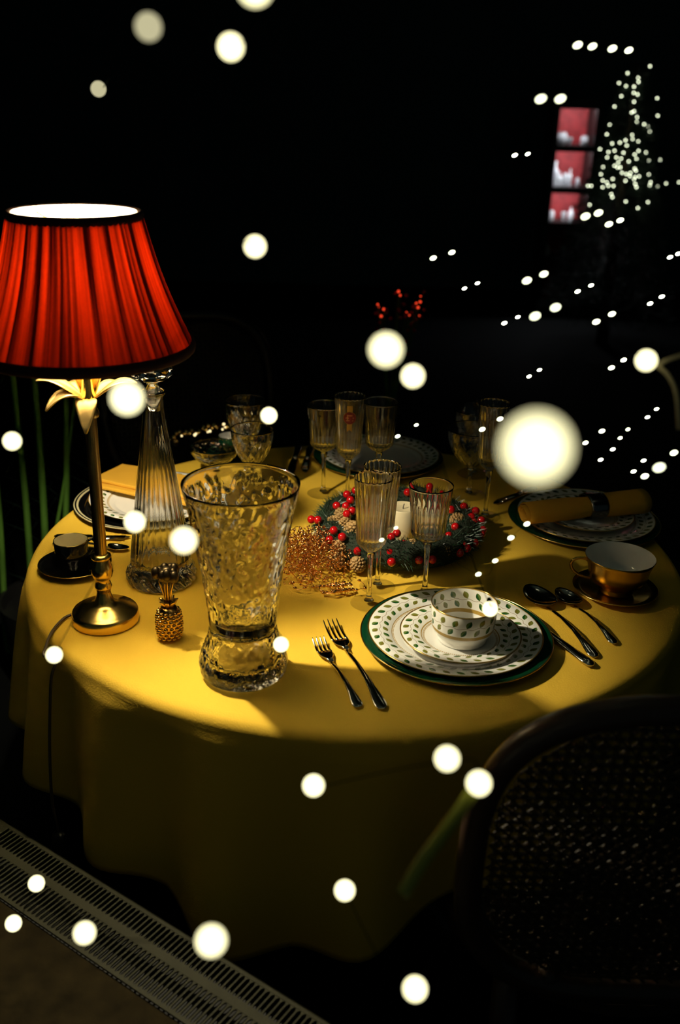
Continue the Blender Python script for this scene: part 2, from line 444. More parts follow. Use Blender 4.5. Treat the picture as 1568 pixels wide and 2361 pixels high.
# ------------------------------------------------------------------ lamp
LX, LY = -.363, 1.372
def table_lamp():
    t = thing('table_lamp', T(LX, LY), 'brass table lamp with pleated red shade and palm leaf collar', 'lamp')
    MB().lathe([(0, .0005), (.0512, .0005), (.0518, .002), (.0512, .0155), (.0495, .0185), (.047, .019), (.0455, .021), (.036, .0235),
                (.034, .0255), (.024, .028), (.015, .034), (.0115, .045), (.0105, .05), (0, .05)], 64).obj('base', M['brass'], t, auto=50)
    MB().lathe([(0, .049), (.0105, .05), (.0125, .056), (.0135, .06), (.0115, .066), (.0105, .07), (.0145, .076), (.0165, .084), (.0155, .094), (.0125, .102),
                (.0115, .105), (.0145, .107), (.0155, .110), (.0145, .113), (.0095, .115), (0, .115)], 40).obj('baluster', M['brass'], t, auto=60)
    MB().lathe([(0, .114), (.0095, .114), (.009, .335), (0, .335)], 28).obj('pole', M['pole'], t, auto=60)
    MB().lathe([(0, .332), (.0125, .333), (.0135, .338), (.0125, .342), (.0105, .346), (.012, .356), (.010, .372), (.008, .40), (.007, .43), (0, .43)], 32).obj('collar', M['brass'], t, auto=60)
    # palm leaves: long bowl shaped blades
    def leaf(az, rise, droop, L, w, z0):
        vs, fs = [], []; nu, nvv = 12, 7
        for i in range(nu + 1):
            u = i / nu
            r = .008 + L * u; z = z0 + rise * math.sin(u * PI * .62) - droop * u * u
            hw = w * (math.sin(PI * min(1, u * .97 + .03)) ** .8) * (1 - .25 * u) + .0015
            for j in range(nvv):
                q = (j / (nvv - 1)) * 2 - 1
                vs.append((r, q * hw, z - .32 * hw * (1 - q * q) * (1 if abs(q) > .01 else .55)))
        for i in range(nu):
            for j in range(nvv - 1):
                A = i * nvv + j; fs.append((A, A + 1, A + nvv + 1, A + nvv))
        m = MB().add(vs, fs).xf(Matrix.Rotation(math.radians(az), 4, 'Z'))
        o = m.obj('palm_leaf', M['leaf_gold'], t)
        s = o.modifiers.new('thickness', 'SOLIDIFY'); s.thickness = .0018
        return o
    for az, ri, dr, L, w in ((184, .030, .004, .064, .0155), (213, .024, .034, .056, .0165), (270, .012, .056, .024, .0155), (2, .03, .006, .062, .0155),
                             (40, .026, .02, .055, .0155), (92, .02, .03, .05, .014), (138, .026, .02, .055, .014)):
        leaf(az, ri, dr, L, w, .362)
    for az, L, w in ((14, .050, .014), (42, .046, .015), (78, .042, .014), (118, .042, .014), (165, .042, .013)): leaf(az, .085, -.012, L, w, .366)
    # shade
    z0, z1, r0, r1 = .4365, .617, .150, .087
    n, nz = 288, 12; vs, fs = [], []
    npl = 74
    jit = [rnd.uniform(-.5, .5) for _ in range(npl + 1)]
    for k in range(nz + 1):
        u = k / nz; z = z0 + (z1 - z0) * u; r = r0 + (r1 - r0) * u - .006 * math.sin(PI * u)
        for i in range(n):
            f = i / n * npl; fr = f - int(f); am = .0026 * (.55 + .8 * abs(jit[int(f)]))
            q = r + am * (abs(fr * 2 - 1) * 2 - 1) * (1 - .25 * u); a = 2 * PI * i / n
            vs.append((q * math.cos(a), q * math.sin(a), z))
    for k in range(nz):
        for i in range(n):
            j = (i + 1) % n; fs.append((k * n + i, k * n + j, k * n + n + j, k * n + n + i))
    sh = MB().add(vs, fs).obj('lamp_shade', M['shade'], t); sh['label'] = 'pleated red silk shade'
    prof = [(r0 + (r1 - r0) * u - .006 * math.sin(PI * u) - .0055, z0 + .002 + (z1 - z0 - .001) * u) for u in [k / 10 for k in range(11)]]
    li = MB().lathe(prof, 96).obj('lining', M['lining'], sh); li['label'] = 'cream lining inside the shade'
    for nm, r, z, rr in (('bottom_trim', r0, z0, .0042), ('top_trim', r1, z1 - .004, .0034)):
        p = [(r * math.cos(2 * PI * i / 96), r * math.sin(2 * PI * i / 96), z) for i in range(96)]
        m = MB().tube(p, rr, 8, closed=True); m.v = [(x, y, z + (zz - z) * 1.9) for x, y, zz in m.v]
        m.obj(nm, M['trim'], sh)
    car = MB()
    for k in range(3):
        a = k * 2 * PI / 3 + .4
        car.tube([(0, 0, z1 - .03), (r1 * .94 * math.cos(a), r1 * .94 * math.sin(a), z1 - .008)], .0012, 6)
    car.tube([(0, 0, .567), (0, 0, z1 - .028)], .003, 8)
    car.obj('shade_carrier', M['brass'], sh)
    b = MB().lathe([(0, .488), (.012, .49), (.020, .50), (.026, .516), (.028, .530), (.024, .548), (.015, .562), (0, .568)], 24).obj('light_bulb', M['lamp_light'], t)
    b['label'] = 'glowing lamp bulb'
    ld = bpy.data.lights.new('lamp_filament', 'POINT'); ld.energy = LAMP_WATTS; ld.color = (1, .88, .62); ld.shadow_soft_size = .012
    ld.cycles.is_caustics_light = True
    lo = bpy.data.objects.new('lamp_filament', ld); COL.objects.link(lo); lo.parent = t; lo.location = (0, 0, .528)
    MB().lathe([(0, .428), (.008, .428), (.008, .46), (.014, .462), (.014, .487), (0, .489)], 20).obj('bulb_socket', M['pole'], t, auto=50)
    # cord over the table edge, with its inline switch
    W = lambda p: (p.x - LX, p.y - LY, p.z - ZT)
    pts = [(-.049, .006, .006)] + [W(on(x, y, ZT + .0032)) for x, y in ((150, 1424), (128, 1446), (114, 1468), (106, 1492), (102, 1512))]
    a0 = math.atan2(on(102, 1512).y - TC.y, on(102, 1512).x - TC.x)
    for dr, dz_, da in ((.0, -.012, 0), (.012, -.035, .006), (.02, -.08, .01), (.03, -.16, .015), (.036, -.25, .02), (.034, -.30, .03)):
        a = a0 + da; r = TR + .008 + dr
        pts.append((TC.x + r * math.cos(a) - LX, TC.y + r * math.sin(a) - LY, dz_))
    sw = Vector(pts[-1])
    more = [sw + Vector((.002, 0, -.08)), sw + Vector((.0, .01, -.2)), sw + Vector((-.03, .05, -.40)), sw + Vector((-.12, .1, -.456))]
    cd = MB().tube(smooth_path([Vector(p) for p in pts] + more, 6), .0024, 8).obj('power_cord', M['cord'], t)
    c = sw + Vector((.002, -.002, -.035))
    m = MB().loft([(-.032, 0, 0, .006, .005), (-.028, 0, 0, .012, .008), (0, 0, 0, .0135, .0095), (.028, 0, 0, .012, .008), (.032, 0, 0, .006, .005)], 14, 3)
    m.xf(Matrix.Translation(c) @ Matrix.Rotation(math.radians(-35), 4, 'Z') @ Matrix.Rotation(PI / 2, 4, 'Y') @ Matrix.Rotation(PI / 2, 4, 'X'))
    so = m.obj('inline_switch', M['switch'], cd); so['label'] = 'dark inline cord switch'
    return t
def smooth_path(pts, k):
    out = []
    for i in range(len(pts) - 1):
        p0, p1, p2, p3 = pts[max(i - 1, 0)], pts[i], pts[i + 1], pts[min(i + 2, len(pts) - 1)]
        for j in range(k):
            u = j / k
            out.append(.5 * ((2 * p1) + (p2 - p0) * u + (2 * p0 - 5 * p1 + 4 * p2 - p3) * u * u + (3 * p1 - p0 - 3 * p2 + p3) * u ** 3))
    out.append(pts[-1]); return out
table_lamp()

# ------------------------------------------------------------------ crystal vase
def crystal_vase():
    t = thing('crystal_vase', T(-.133, 1.235), 'large hammered crystal vase with flared rim in front of the decanter', 'vase')
    rs = np.random.RandomState(3)
    def outer(z):
        pts = [(0, .058), (.006, .0625), (.02, .064), (.04, .0585), (.06, .051), (.075, .0475), (.1, .049), (.157, .0565), (.2356, .069), (.29, .0795)]
        return float(np.interp(z, [p[0] for p in pts], [p[1] for p in pts]))
    def dents(count, zlo, zhi):
        return rs.uniform(0, 2 * PI, count), rs.uniform(zlo, zhi, count), rs.uniform(.0030, .0056, count), rs.uniform(.0010, .0024, count)
    def dent_fn(D, r, a, z):
        da = (a - D[0] + PI) % (2 * PI) - PI
        d2 = (da * r / D[2]) ** 2 + ((z - D[1]) / (D[2] * 1.5)) ** 2
        return float(np.max(np.where(d2 < 1, D[3] * (1 - d2), 0)))
    D1 = dents(1100, .095, .272)
    po = [(outer(z), z) for z in np.linspace(.079, .29, 60)]
    pi_ = [(outer(z) - (.0055 if z < .2 else .0055 - .0038 * (z - .2) / .09), z) for z in np.linspace(.288, .088, 40)]
    prof = [(0, .0785)] + po + [(po[-1][0] - .0008, .2906)] + pi_ + [(0, .086)]
    k0, k1 = 1, len(po)
    MB().lathe(prof, 168, lambda k, a, r, z: r - dent_fn(D1, r, a, z) if k0 <= k < k1 else r).obj('vase_body', M['crystal'], t)
    D2 = dents(240, .004, .07)
    pf = [(outer(z), z) for z in np.linspace(.0, .075, 30)]
    pfi = [(.040, .0765), (.0405, .066), (.046, .045), (.049, .03), (.045, .022), (0, .020)]
    MB().lathe([(0, .0005)] + pf + pfi, 168, lambda k, a, r, z: r - dent_fn(D2, r, a, z) * 1.2 if 1 <= k <= 30 else r).obj('vase_foot', M['crystal'], t)
crystal_vase()

# ------------------------------------------------------------------ decanter
def decanter():
    t = thing('glass_decanter', T(-.300, 1.516), 'tall ribbed glass decanter with faceted stopper beside the lamp', 'decanter')
    N = 24
    op = [(.056, 0), (.0595, .006), (.0605, .016), (.0575, .024), (.0515, .034), (.0485, .06), (.0440, .10), (.0385, .14), (.0325, .186), (.0265, .225), (.0215, .262), (.0170, .30), (.0165, .322), (.0205, .327), (.0218, .331)]
    ip = [(.0185, .332), (.0135, .326), (.013, .30), (.0172, .262), (.0222, .225), (.0282, .186), (.034, .14), (.0395, .10), (.0438, .06), (.044, .042), (.036, .032), (0, .030)]
    def sub(p, k=4):
        o = []
        for a, b in zip(p, p[1:]):
            for j in range(k): o.append((a[0] + (b[0] - a[0]) * j / k, a[1] + (b[1] - a[1]) * j / k))
        return o + [p[-1]]
    so = sub(op); no = len(so)
    def rf(k, a, r, z):
        if 1 <= k <= no:
            if z < .027: return r - .0032 * abs(math.sin(a * 9 + (z * 120)))
            amp = .0017 * min(1, (z - .027) / .02) * max(0, min(1, (.25 - z) / .06))
            return r - amp * abs(math.sin(a * N / 2)) ** .6
        return r
    MB().lathe([(0, .0005)] + so + sub(ip, 3), 192, rf).obj('decanter_body', M['thin_glass'], t)
    s = MB().lathe([(0, .300), (.011, .300), (.0125, .325), (.0125, .336), (.0085, .341), (.009, .346)] + [(0, .346)], 24).obj('stopper_plug', M['thin_glass'], t)
    st = MB().lathe([(0, .3455), (.012, .346), (.026, .352), (.0335, .359), (.0335, .368), (.026, .374), (0, .376)], 20,
                    lambda k, a, r, z: r * (1 - .05 * (int(a / (2 * PI) * 20 + .5) % 2)))
    st.obj('stopper', M['crystal'], t, smooth=False)['label'] = 'faceted crystal stopper'
decanter()

# ------------------------------------------------------------------ pineapple place card holder
def pineapple():
    t = thing('pineapple_ornament', T(-.254, 1.322), 'small antique gold pineapple ornament with dark crown standing near the lamp base', 'ornament')
    def prof(z):
        u = z / .054; return .0182 * (max(0, 1 - abs(u * 2 - .92) ** 2.6 * .55)) ** .5
    b = MB().lathe([(0, 0)] + [(prof(z), z) for z in np.linspace(0.0005, .053, 22)] + [(0, .054)], 40)
    b.obj('fruit_body', M['pineapple'], t)
    kn = MB(); rows = 8
    for k in range(rows):
        z = .005 + k * .0058; r = prof(z); n = 13
        for i in range(n):
            a = 2 * PI * (i + .5 * (k % 2)) / n
            kn.ball((r * math.cos(a), r * math.sin(a), z), .0037, 8, 6, (1, 1, .85))
    kn.obj('scale_knobs', M['pineapple'], t)['kind'] = 'stuff'
    for k in range(7):
        a = 2 * PI * k / 7 + .2
        p = [(math.cos(a) * r, math.sin(a) * r, z) for r, z in ((.004, .052), (.007, .058), (.011, .064), (.015, .066))]
        MB().tube(p, [.003, .004, .003, .0006], 6).obj('short_leaf', M['pineapple'], t)
    for k in range(9):
        a = 2 * PI * k / 9; q = .009 + .007 * (k % 3) / 2
        p = [(math.cos(a) * r, math.sin(a) * r, z) for r, z in ((.003, .053), (.005, .07), (q * .7, .092), (q, .108 + .004 * (k % 2)))]
        MB().tube(p, [.0012, .0011, .0011, .001], 6).obj('crown_stalk', M['pineapple'], t)
        c = p[-1]
        MB().ball((c[0], c[1], c[2]), .0075, 8, 6, (1, 1, 1.35)).obj('crown_tip', M['pineapple_dark'], t)
    MB().ball((0, 0, .106), .013, 12, 8, (1, 1, 1.1)).obj('crown_tip', M['pineapple_dark'], t)
pineapple()

# ------------------------------------------------------------------ china
def plate_mesh(name, R, well, h, mat, foot=.55, thick=.0028):
    top = [(0, thick), (well * .96, thick), (well, thick + .0012), (well + .006, h * .62), (R - .002, h), (R, h - .0008)]
    bot = [(R - .001, h - .0022), (well + .004, h * .5 - .001), (R * foot + .006, .0022), (R * foot + .002, 0), (R * foot - .002, 0), (R * foot - .004, .0015), (0, .0015)]
    return MB().lathe(list(reversed(bot)) + list(reversed(top)), 96).mesh(name, mat)
me_charger = plate_mesh('charger_body', .1465, .108, .013, M['green_glaze'])
me_dark_charger = plate_mesh('charger_body', .1465, .118, .013, M['black_glaze'])
me_dinner = plate_mesh('plate_body', .1335, .094, .015, M['dinner'])
me_salad = plate_mesh('plate_body', .0915, .058, .012, M['salad'])
def ring_mesh(R, z, r, mat, sq=1):
    m = MB().tube([(R * math.cos(2 * PI * i / 96), R * math.sin(2 * PI * i / 96), 0) for i in range(96)], r, 8, closed=True)
    m.v = [(x, y, zz * sq + z) for x, y, zz in m.v]; return m.mesh('gilt_edge', mat)
me_chrim = ring_mesh(.1463, .0122, .0012, M['gold_edge'])
me_creamrim = MB().lathe([(.138, .0118), (.1465, .0130), (.1475, .0126), (.147, .0112), (.138, .0104), (.138, .0118)], 96).mesh('cream_edge', M['cream_glaze'])
me_dnrim = ring_mesh(.1332, .0146, .0008, M['gold_edge'])
me_slrim = ring_mesh(.0913, .0116, .0007, M['gold_edge'])
def plate(kind, loc, label, rz=0.):
    name, me, rim, rimn, cat = {'charger': ('charger_plate', me_charger, me_chrim, 'gilt_edge', 'charger plate'),
                     'dark': ('charger_plate', me_dark_charger, me_creamrim, 'cream_edge', 'charger plate'),
                     'dinner': ('dinner_plate', me_dinner, me_dnrim, 'gilt_edge', 'plate'),
                     'salad': ('side_plate', me_salad, me_slrim, 'gilt_edge', 'plate')}[kind]
    t = thing(name, loc, label, cat, rz)
    link('plate_body', me, t); link(rimn, rim, t)
    return t
CH, DP, SP = .0032, .0062, .0062                     # where the next plate rests
# main setting in front
ax_, ay_ = .183, 1.337
plate('charger', T(ax_, ay_), 'dark green gilt-edged charger plate under the leaf-patterned cup and plates')
plate('dinner', T(ax_ - .002, ay_ + .001, ZT + .0033), 'leaf-patterned dinner plate under the side plate carrying the tea cup', .3)
plate('salad', T(ax_ + .004, ay_ - .016, ZT + .0064 + .0062), 'leaf-patterned side plate directly beneath the leaf-patterned tea cup', .2)
def leaf_cup():
    z = ZT + .0158
    t = thing('tea_cup', T(ax_ + .006, ay_ - .022, z), 'white tea cup printed with green leaves on the front plate stack', 'cup', 1.2)
    outer = [(.0, .0008), (.034, 0), (.0365, .001), (.0375, .004), (.037, .007), (.0395, .011), (.0435, .0165), (.0462, .022), (.0475, .03), (.0487, .045), (.0497, .0605)]
    inner = [(.0491, .0615), (.0483, .0605), (.0472, .045), (.046, .03), (.044, .022), (.038, .012), (.025, .008), (0, .007)]
    MB().lathe(outer + inner, 96).obj('cup_body', M['cup'], t)
    link('gilt_edge', ring_mesh(.0492, .0612, .0007, M['gold_edge']), t)
leaf_cup()
# right setting
rx, ry = .479, 1.806
plate('charger', T(rx, ry), 'dark green charger plate under the rolled ochre napkin at the right')
plate('dinner', T(rx + .004, ry + .004, ZT + .0033), 'shaded leaf-patterned dinner plate under the rolled napkin', .8)
plate('salad', T(rx + .004, ry - .002, ZT + .0126), 'shaded leaf-patterned side plate directly beneath the rolled napkin', .5)
# back setting
bx, by = .083, 2.135
plate('charger', T(bx, by), 'dark green charger plate at the far side behind the stemmed glasses')
plate('dinner', T(bx + .005, by, ZT + .0033), 'dim leaf-patterned dinner plate at the far side of the table', .5)
# left setting
lx, ly = -.380, 1.836
plate('dark', T(lx, ly), 'black charger plate with broad cream rim behind the lamp pole')
plate('dinner', T(lx + .012, ly + .012, ZT + .0033), 'leaf-patterned dinner plate on the black charger under the folded napkin', .1)
# left back setting: charger and green cup

def simple_cup(name, loc, label, prof_o, prof_i, mo, mi, handle=None, rim=None):
    t = thing(name, loc, label, 'cup')
    MB().lathe([(0, .001)] + prof_o + prof_i[:1], 64).obj('cup_body', mo, t)
    MB().lathe(prof_i, 64).obj('cup_lining', mi, t)
    if rim: link('gilt_edge', ring_mesh(*rim, M['gold_edge']), t)
    if handle:
        a, pts, r = handle
        m = MB().tube(smooth_path([Vector((p[0], 0, p[1])) for p in pts], 6), r, 8); m.xf(Matrix.Rotation(a, 4, 'Z'))
        m.obj('handle', mo, t)
    return t
def saucer(loc, R, mat, label, edge=True):
    t = thing('saucer', loc, label, 'saucer')
    MB().lathe([(0, .001), (R * .5, 0), (R * .55, .001), (R * .8, .006), (R, .012), (R * .995, .0135), (R * .8, .0085), (R * .55, .004), (R * .5, .0028), (0, .0028)], 72).obj('saucer_body', mat, t)
    if edge: link('gilt_edge', ring_mesh(R * .998, .0127, .0009, M['gold_edge']), t)
    return t
# gilded cup at the right
gx, gy = .470, 1.508
saucer(T(gx - .002, gy), .070, M['gold_cup'], 'gilded saucer under the gold tea cup at the right')
simple_cup('tea_cup', T(gx, gy, ZT + .003), 'gold tea cup with white inside on gilded saucer at the right',
           [(.022, 0), (.027, .001), (.029, .005), (.0265, .009), (.030, .013), (.043, .022), (.049, .034), (.051, .046), (.0555, .060), (.058, .066)],
           [(.0574, .0668), (.0545, .060), (.0498, .046), (.0478, .034), (.042, .0235), (.03, .016), (0, .0145)], M['gold_cup'], M['white_glaze'],
           (math.radians(172), [(.046, .05), (.058, .057), (.072, .055), (.079, .045), (.074, .033), (.06, .024), (.044, .021)], .0027))
# black demitasse at the left
kx, ky = -.457, 1.546
saucer(T(kx + .002, ky), .0615, M['black_glaze'], 'black saucer with gilt edge under the small black cup at the left')
simple_cup('demitasse_cup', T(kx - .003, ky + .003, ZT + .003), 'small black coffee cup with pale inside on the black saucer at the left',
           [(.02, 0), (.0235, .001), (.0245, .004), (.026, .008), (.0275, .02), (.0288, .05)],
           [(.0282, .0508), (.0275, .050), (.0262, .02), (.022, .01), (0, .008)], M['black_glaze'], M['cream_glaze'],
           (math.radians(25), [(.0265, .043), (.036, .046), (.042, .036), (.038, .024), (.0265, .018)], .0022), (.0286, .0503, .0007))
# green cup at the back left
saucer(T(-.250, 2.108), .055, M['green_glaze'], 'green saucer with gilt edge under the small green cup at the back left')
simple_cup('demitasse_cup', T(-.250, 2.108, ZT + .003), 'small dark green coffee cup with white inside at the back left',
           [(.016, 0), (.0195, .001), (.0205, .004), (.0215, .008), (.0235, .02), (.0245, .056)],
           [(.024, .0568), (.0232, .056), (.0222, .02), (.018, .01), (0, .008)], M['green_glaze'], M['white_glaze'], (math.radians(60), [(.0225, .045), (.034, .048), (.039, .038), (.035, .026), (.0222, .02)], .002))

# ------------------------------------------------------------------ napkins
def rolled_napkin():
    a, b = on(1206, 1190, .802), on(1478, 1160, .802); c = (a + b) / 2; L = (a - b).length
    t = thing('rolled_napkin', (c.x, c.y, ZT + .0245), 'ochre napkin rolled through a metal ring on the right plate', 'napkin', math.atan2(b.y - a.y, b.x - a.x))
    z0 = .0235
    n = 60; vs, fs = [], []; nx = 16
    def rad(u): return .0255 - .0045 * math.exp(-((u - .52) / .1) ** 2) + .004 * u
    for i in range(nx + 1):
        u = i / nx
        for j in range(n):                       # spiral section
            s = j / (n - 1); ang = s * 2 * PI * 2.6 + .4 * u; r = rad(u) * (.42 + .58 * s)
            vs.append(((u - .5) * L + .004 * math.sin(3 * s * PI), r * math.cos(ang) * 1.15, z0 + r * math.sin(ang) * .82))
    for i in range(nx):
        for j in range(n - 1):
            A = i * n + j; fs.append((A, A + 1, A + n + 1, A + n))
    o = MB().add(vs, fs).obj('linen_roll', M['napkin'], t)
    s = o.modifiers.new('thickness', 'SOLIDIFY'); s.thickness = .0022
    rg = MB().lathe([(.0265, -.018), (.0285, -.0185), (.0295, -.014), (.0285, 0), (.0295, .014), (.0285, .0185), (.0265, .018), (.0258, 0), (.0265, -.018)], 40)
    rg.xf(Matrix.Translation((.02 * L / .25, 0, z0)) @ Matrix.Diagonal((1, 1.05, .86, 1)) @ Matrix.Rotation(PI / 2, 4, 'Y'))
    rg.obj('napkin_ring', M['dark_metal'], t)
rolled_napkin()
def folded_napkin():
    a, b = on(247, 1092, .79), on(436, 1128, .79); c = (a + b) / 2
    rz = math.atan2(b.y - a.y, b.x - a.x)
    t = thing('folded_napkin', (c.x + .01, c.y, ZT + .0195), 'folded ochre linen napkin lying across the left plate', 'napkin', rz)
    for k, (z, dx, dy, w, d) in enumerate(((.0, .012, -.008, .235, .108), (.0085, .006, .002, .23, .102))):
        vs, fs = [], []; nx, ny = 24, 10
        for i in range(nx + 1):
            for j in range(ny + 1):
                u, v = i / nx - .5, j / ny - .5
                vs.append((dx + u * w, dy + v * d, z + .0012 * math.sin(9 * u + 4 * v + k) - .002 * abs(u)))
        for i in range(nx):
            for j in range(ny):
                A = i * (ny + 1) + j; fs.append((A, A + 1, A + ny + 2, A + ny + 1))
        o = MB().add(vs, fs).obj('folded_layer', M['napkin'], t)
        s = o.modifiers.new('thickness', 'SOLIDIFY'); s.thickness = .0078; s.offset = 1
        bv = o.modifiers.new('soft', 'BEVEL'); bv.width = .0025; bv.segments = 3; bv.angle_limit = .8
folded_napkin()

# ------------------------------------------------------------------ cutlery (local x points to the tip)
def handle_loft(x0, x1, wide=1.0, lift=.010):
    L = x1 - x0; S = []
    for u, w, h in ((0, .0012, .001), (.012, .0052, .0013), (.04, .0082, .0016), (.09, .0090, .0017), (.16, .0080, .0018), (.26, .0060, .002), (.45, .0042, .0022), (.7, .0030, .0022), (.88, .0030, .002), (1, .0036, .0017)):
        S.append((x0 + L * u, 0, .0022 + lift * math.sin(PI * min(1, u * .95)) ** 1.4 * .75, w * wide, h))
    return MB().loft(S, 14)
def place_cut(name, tip, end, label, cat, z=ZT):
    a, b = on(*tip, z), on(*end, z); L = (a - b).length; c = (a + b) / 2
    return thing(name, (c.x, c.y, z), label, cat, math.atan2(a.y - b.y, a.x - b.x)), L
def fork(tip, end, label, wide=1.):
    t, L = place_cut('fork', tip, end, label, 'fork')
    xh = L * .16
    handle_loft(-L / 2, xh, wide).obj('handle', M['silver'], t)
    zt = lambda u: .0042 + .009 * (1 - u) ** 1.0 * .35 - .002 * math.sin(PI * u) + .004 * u * u
    m = MB().loft([(xh - .004, 0, .0058, .0034, .0016), (xh + .008, 0, .0052, .0055, .0014), (xh + .016, 0, .0044, .0105 * wide, .0012), (xh + .024, 0, .004, .0122 * wide, .0011), (xh + .030, 0, .0038, .0122 * wide, .001)], 14, 2.6)
    m.obj('fork_root', M['silver'], t)
    x0 = xh + .028
    for k in range(4):
        y0 = (k - 1.5) * .0069 * wide
        S = [(x0 + (L / 2 - x0) * u, y0 * (1 - .03 * u), .0038 + .0065 * u * u - .002 * math.sin(PI * u), .0023 * (1 - .55 * u) + (0 if u < .99 else -.0006), .001) for u in (0, .15, .35, .55, .75, .92, 1)]
        MB().loft(S, 8, 2.6).obj('tine', M['silver'], t)
    return t
def spoon(tip, end, label, wide=1., bowl=.32):
    t, L = place_cut('spoon', tip, end, label, 'spoon')
    bl = L * bowl; xh = L / 2 - bl
    handle_loft(-L / 2, xh + .004, wide).obj('handle', M['silver'], t)
    vs, fs = [], []; nr, na = 10, 40; a_, b_ = bl / 2 + .002, bl * .325
    for side in (0, 1):
        for i in range(nr + 1):
            p = i / nr
            for j in range(na):
                f = 2 * PI * j / na
                x = xh + bl / 2 + a_ * p * math.cos(f); y = b_ * p * math.sin(f) * (1 - .16 * math.cos(f))
                z = .0075 - .0068 * (1 - p ** 2.2) * (1 if side else 1) + (0.0 if side else .0012) * (1 - p * .6)
                z += .003 * (math.cos(f) * p) ** 2 * (1 if math.cos(f) < 0 else .3)
                vs.append((x, y, z))
    Q = (nr + 1) * na
    for s in (0, 1):
        for i in range(nr):
            for j in range(na):
                k = (j + 1) % na; A = s * Q + i * na
                fs.append((A + j, A + k, A + na + k, A + na + j))
    for j in range(na):
        k = (j + 1) % na; fs.append((nr * na + j, nr * na + k, Q + nr * na + k, Q + nr * na + j))
    m = MB().add(vs, fs)
    m.obj('spoon_bowl', M['silver'], t)
    return t
def knife(tip, end, label, blade=.52, z=ZT):
    t, L = place_cut('table_knife', tip, end, label, 'knife', z)
    xb = L / 2 - L * blade
    S = [(-L / 2, 0, .004, .002, .0015), (-L / 2 + .004, 0, .004, .007, .003), (-L / 2 + .018, 0, .004, .009, .0038), (-L / 2 + .045, 0, .004, .0075, .0036), (xb - .02, 0, .004, .0062, .0036), (xb, 0, .004, .0055, .0034)]
    MB().loft(S, 14, 2.4).obj('handle', M['silver'], t)
    S = [(xb - .002, 0, .0035, .0055, .0016), (xb + .006, 0, .003, .0085, .0012), (xb + .06, .0005, .003, .0095, .0009), (L / 2 - .03, .001, .003, .0092, .0008), (L / 2 - .012, .002, .003, .0068, .0007), (L / 2 - .003, .0035, .003, .0034, .0006), (L / 2, .0045, .003, .0008, .0004)]
    MB().loft(S, 10, 2.4).obj('blade', M['silver'], t)
    return t
fork((760, 1441), (884, 1638), 'longer silver fork, nearest the front green charger', 1.06)
fork((733, 1482), (828, 1634), 'shorter silver fork, outermost left of the front setting', .9)
spoon((1219, 1358), (1374, 1518), 'larger silver spoon right of the front green charger', 1.0, .33)
spoon((1288, 1366), (1418, 1487), 'smaller silver spoon beside the gold cup', .86, .33)
knife((1143, 1376), (1366, 1540), 'silver table knife tucked under the right rim of the front charger')
knife((1135, 1163), (1235, 1128), 'silver butter knife behind the right green charger', .6)
knife((300, 1243), (126, 1241), 'silver knife lying behind the small black cup', .5)
spoon((296, 1272), (122, 1254), 'silver spoon lying behind the small black cup', .9, .25)
knife((668, 1095), (690, 1030), 'dark table knife left of the far charger, nearer the vase', .5)
knife((700, 1092), (716, 1034), 'dark table knife close beside the far charger', .5)

# ------------------------------------------------------------------ stemware
def goblet_meshes(kind):
    N, nn = 20, 160
    if kind == 'flute': zb, h, r0, r1, fr = .098, .222, .0240, .0308, .0305
    elif kind == 'goblet': zb, h, r0, r1, fr = .098, .196, .0285, .0362, .0335
    elif kind == 'coupe': zb, h, r0, r1, fr = .062, .146, .020, .0525, .036
    else: zb, h, r0, r1, fr = .085, .178, .022, .043, .034           # 'cut'
    out, inn = [], []
    if kind in ('flute', 'goblet'):
        out = [(.004, zb - .006), (.010, zb - .001), (r0 * .7, zb + .005), (r0 * .96, zb + .012)] + [(r0 + (r1 - r0) * u ** 1.3, zb + .014 + (h - zb - .014) * u) for u in np.linspace(0, 1, 26)]
        inn = [(r1 - .0004, h + .0003), (r1 - .0008, h)] + [(r0 + (r1 - r0) * u ** 1.3 - .0009 - .0020 * (1 - u), zb + .014 + (h - zb - .014) * u) for u in np.linspace(.97, .03, 18)] + [(r0 * .6, zb + .011), (0, zb + .0085)]
    else:
        sh = lambda u: r0 * .28 + (r1 - r0 * .28) * (1 - (1 - u) ** 2.1) ** .72
        out = [(.004, zb - .006), (.006, zb - .002)] + [(sh(u), zb + (h - zb) * u) for u in np.linspace(.02, 1, 30)]
        inn = [(r1 - .0004, h + .0003)] + [(max(.001, sh(u) - .0010 - .0012 * (1 - u)), zb + .003 + (h - zb - .003) * u) for u in np.linspace(.97, .05, 20)] + [(0, zb + .005)]
    no = len(out)
    def rf(k, a, r, z):
        if 1 <= k <= no:
            u = (z - zb) / (h - zb)
            if kind in ('flute', 'goblet'):
                top = .86 if kind == 'flute' else .55
                amp = .0015 * max(0, min(1, (top + .2 - u) / .2)) * (1 if u > 0 else 0)
                return r - amp * abs(math.sin(a * N / 2)) ** .7
            g = 0
            if .12 < u < .75: g = .0011 * (max(abs(math.sin(a * 8 + u * 9)), abs(math.sin(a * 8 - u * 9))) ** 6)
            return r - g
        return r
    bowl = MB().lathe([(0, zb - .007)] + out + inn, nn, rf).mesh('bowl', M['crystal'])
    stem = MB().lathe([(0, .006), (.0085, .0062), (.0052, .011), (.0042, .02), (.0036, zb * .5), (.0046, zb * .8), (.0075, zb - .005), (.006, zb - .003), (0, zb - .0025)], 12).mesh('stem', M['crystal'])
    foot = MB().lathe([(0, .0008), (fr * .98, .0004), (fr, .0009), (fr * .98, .0014), (fr * .6, .0018), (fr * .3, .0030), (.008, .0064), (0, .0066)], 48).mesh('foot', M['foot_glass'])
    return bowl, stem, foot
GM = {k: goblet_meshes(k) for k in ('flute', 'goblet', 'coupe', 'cut')}
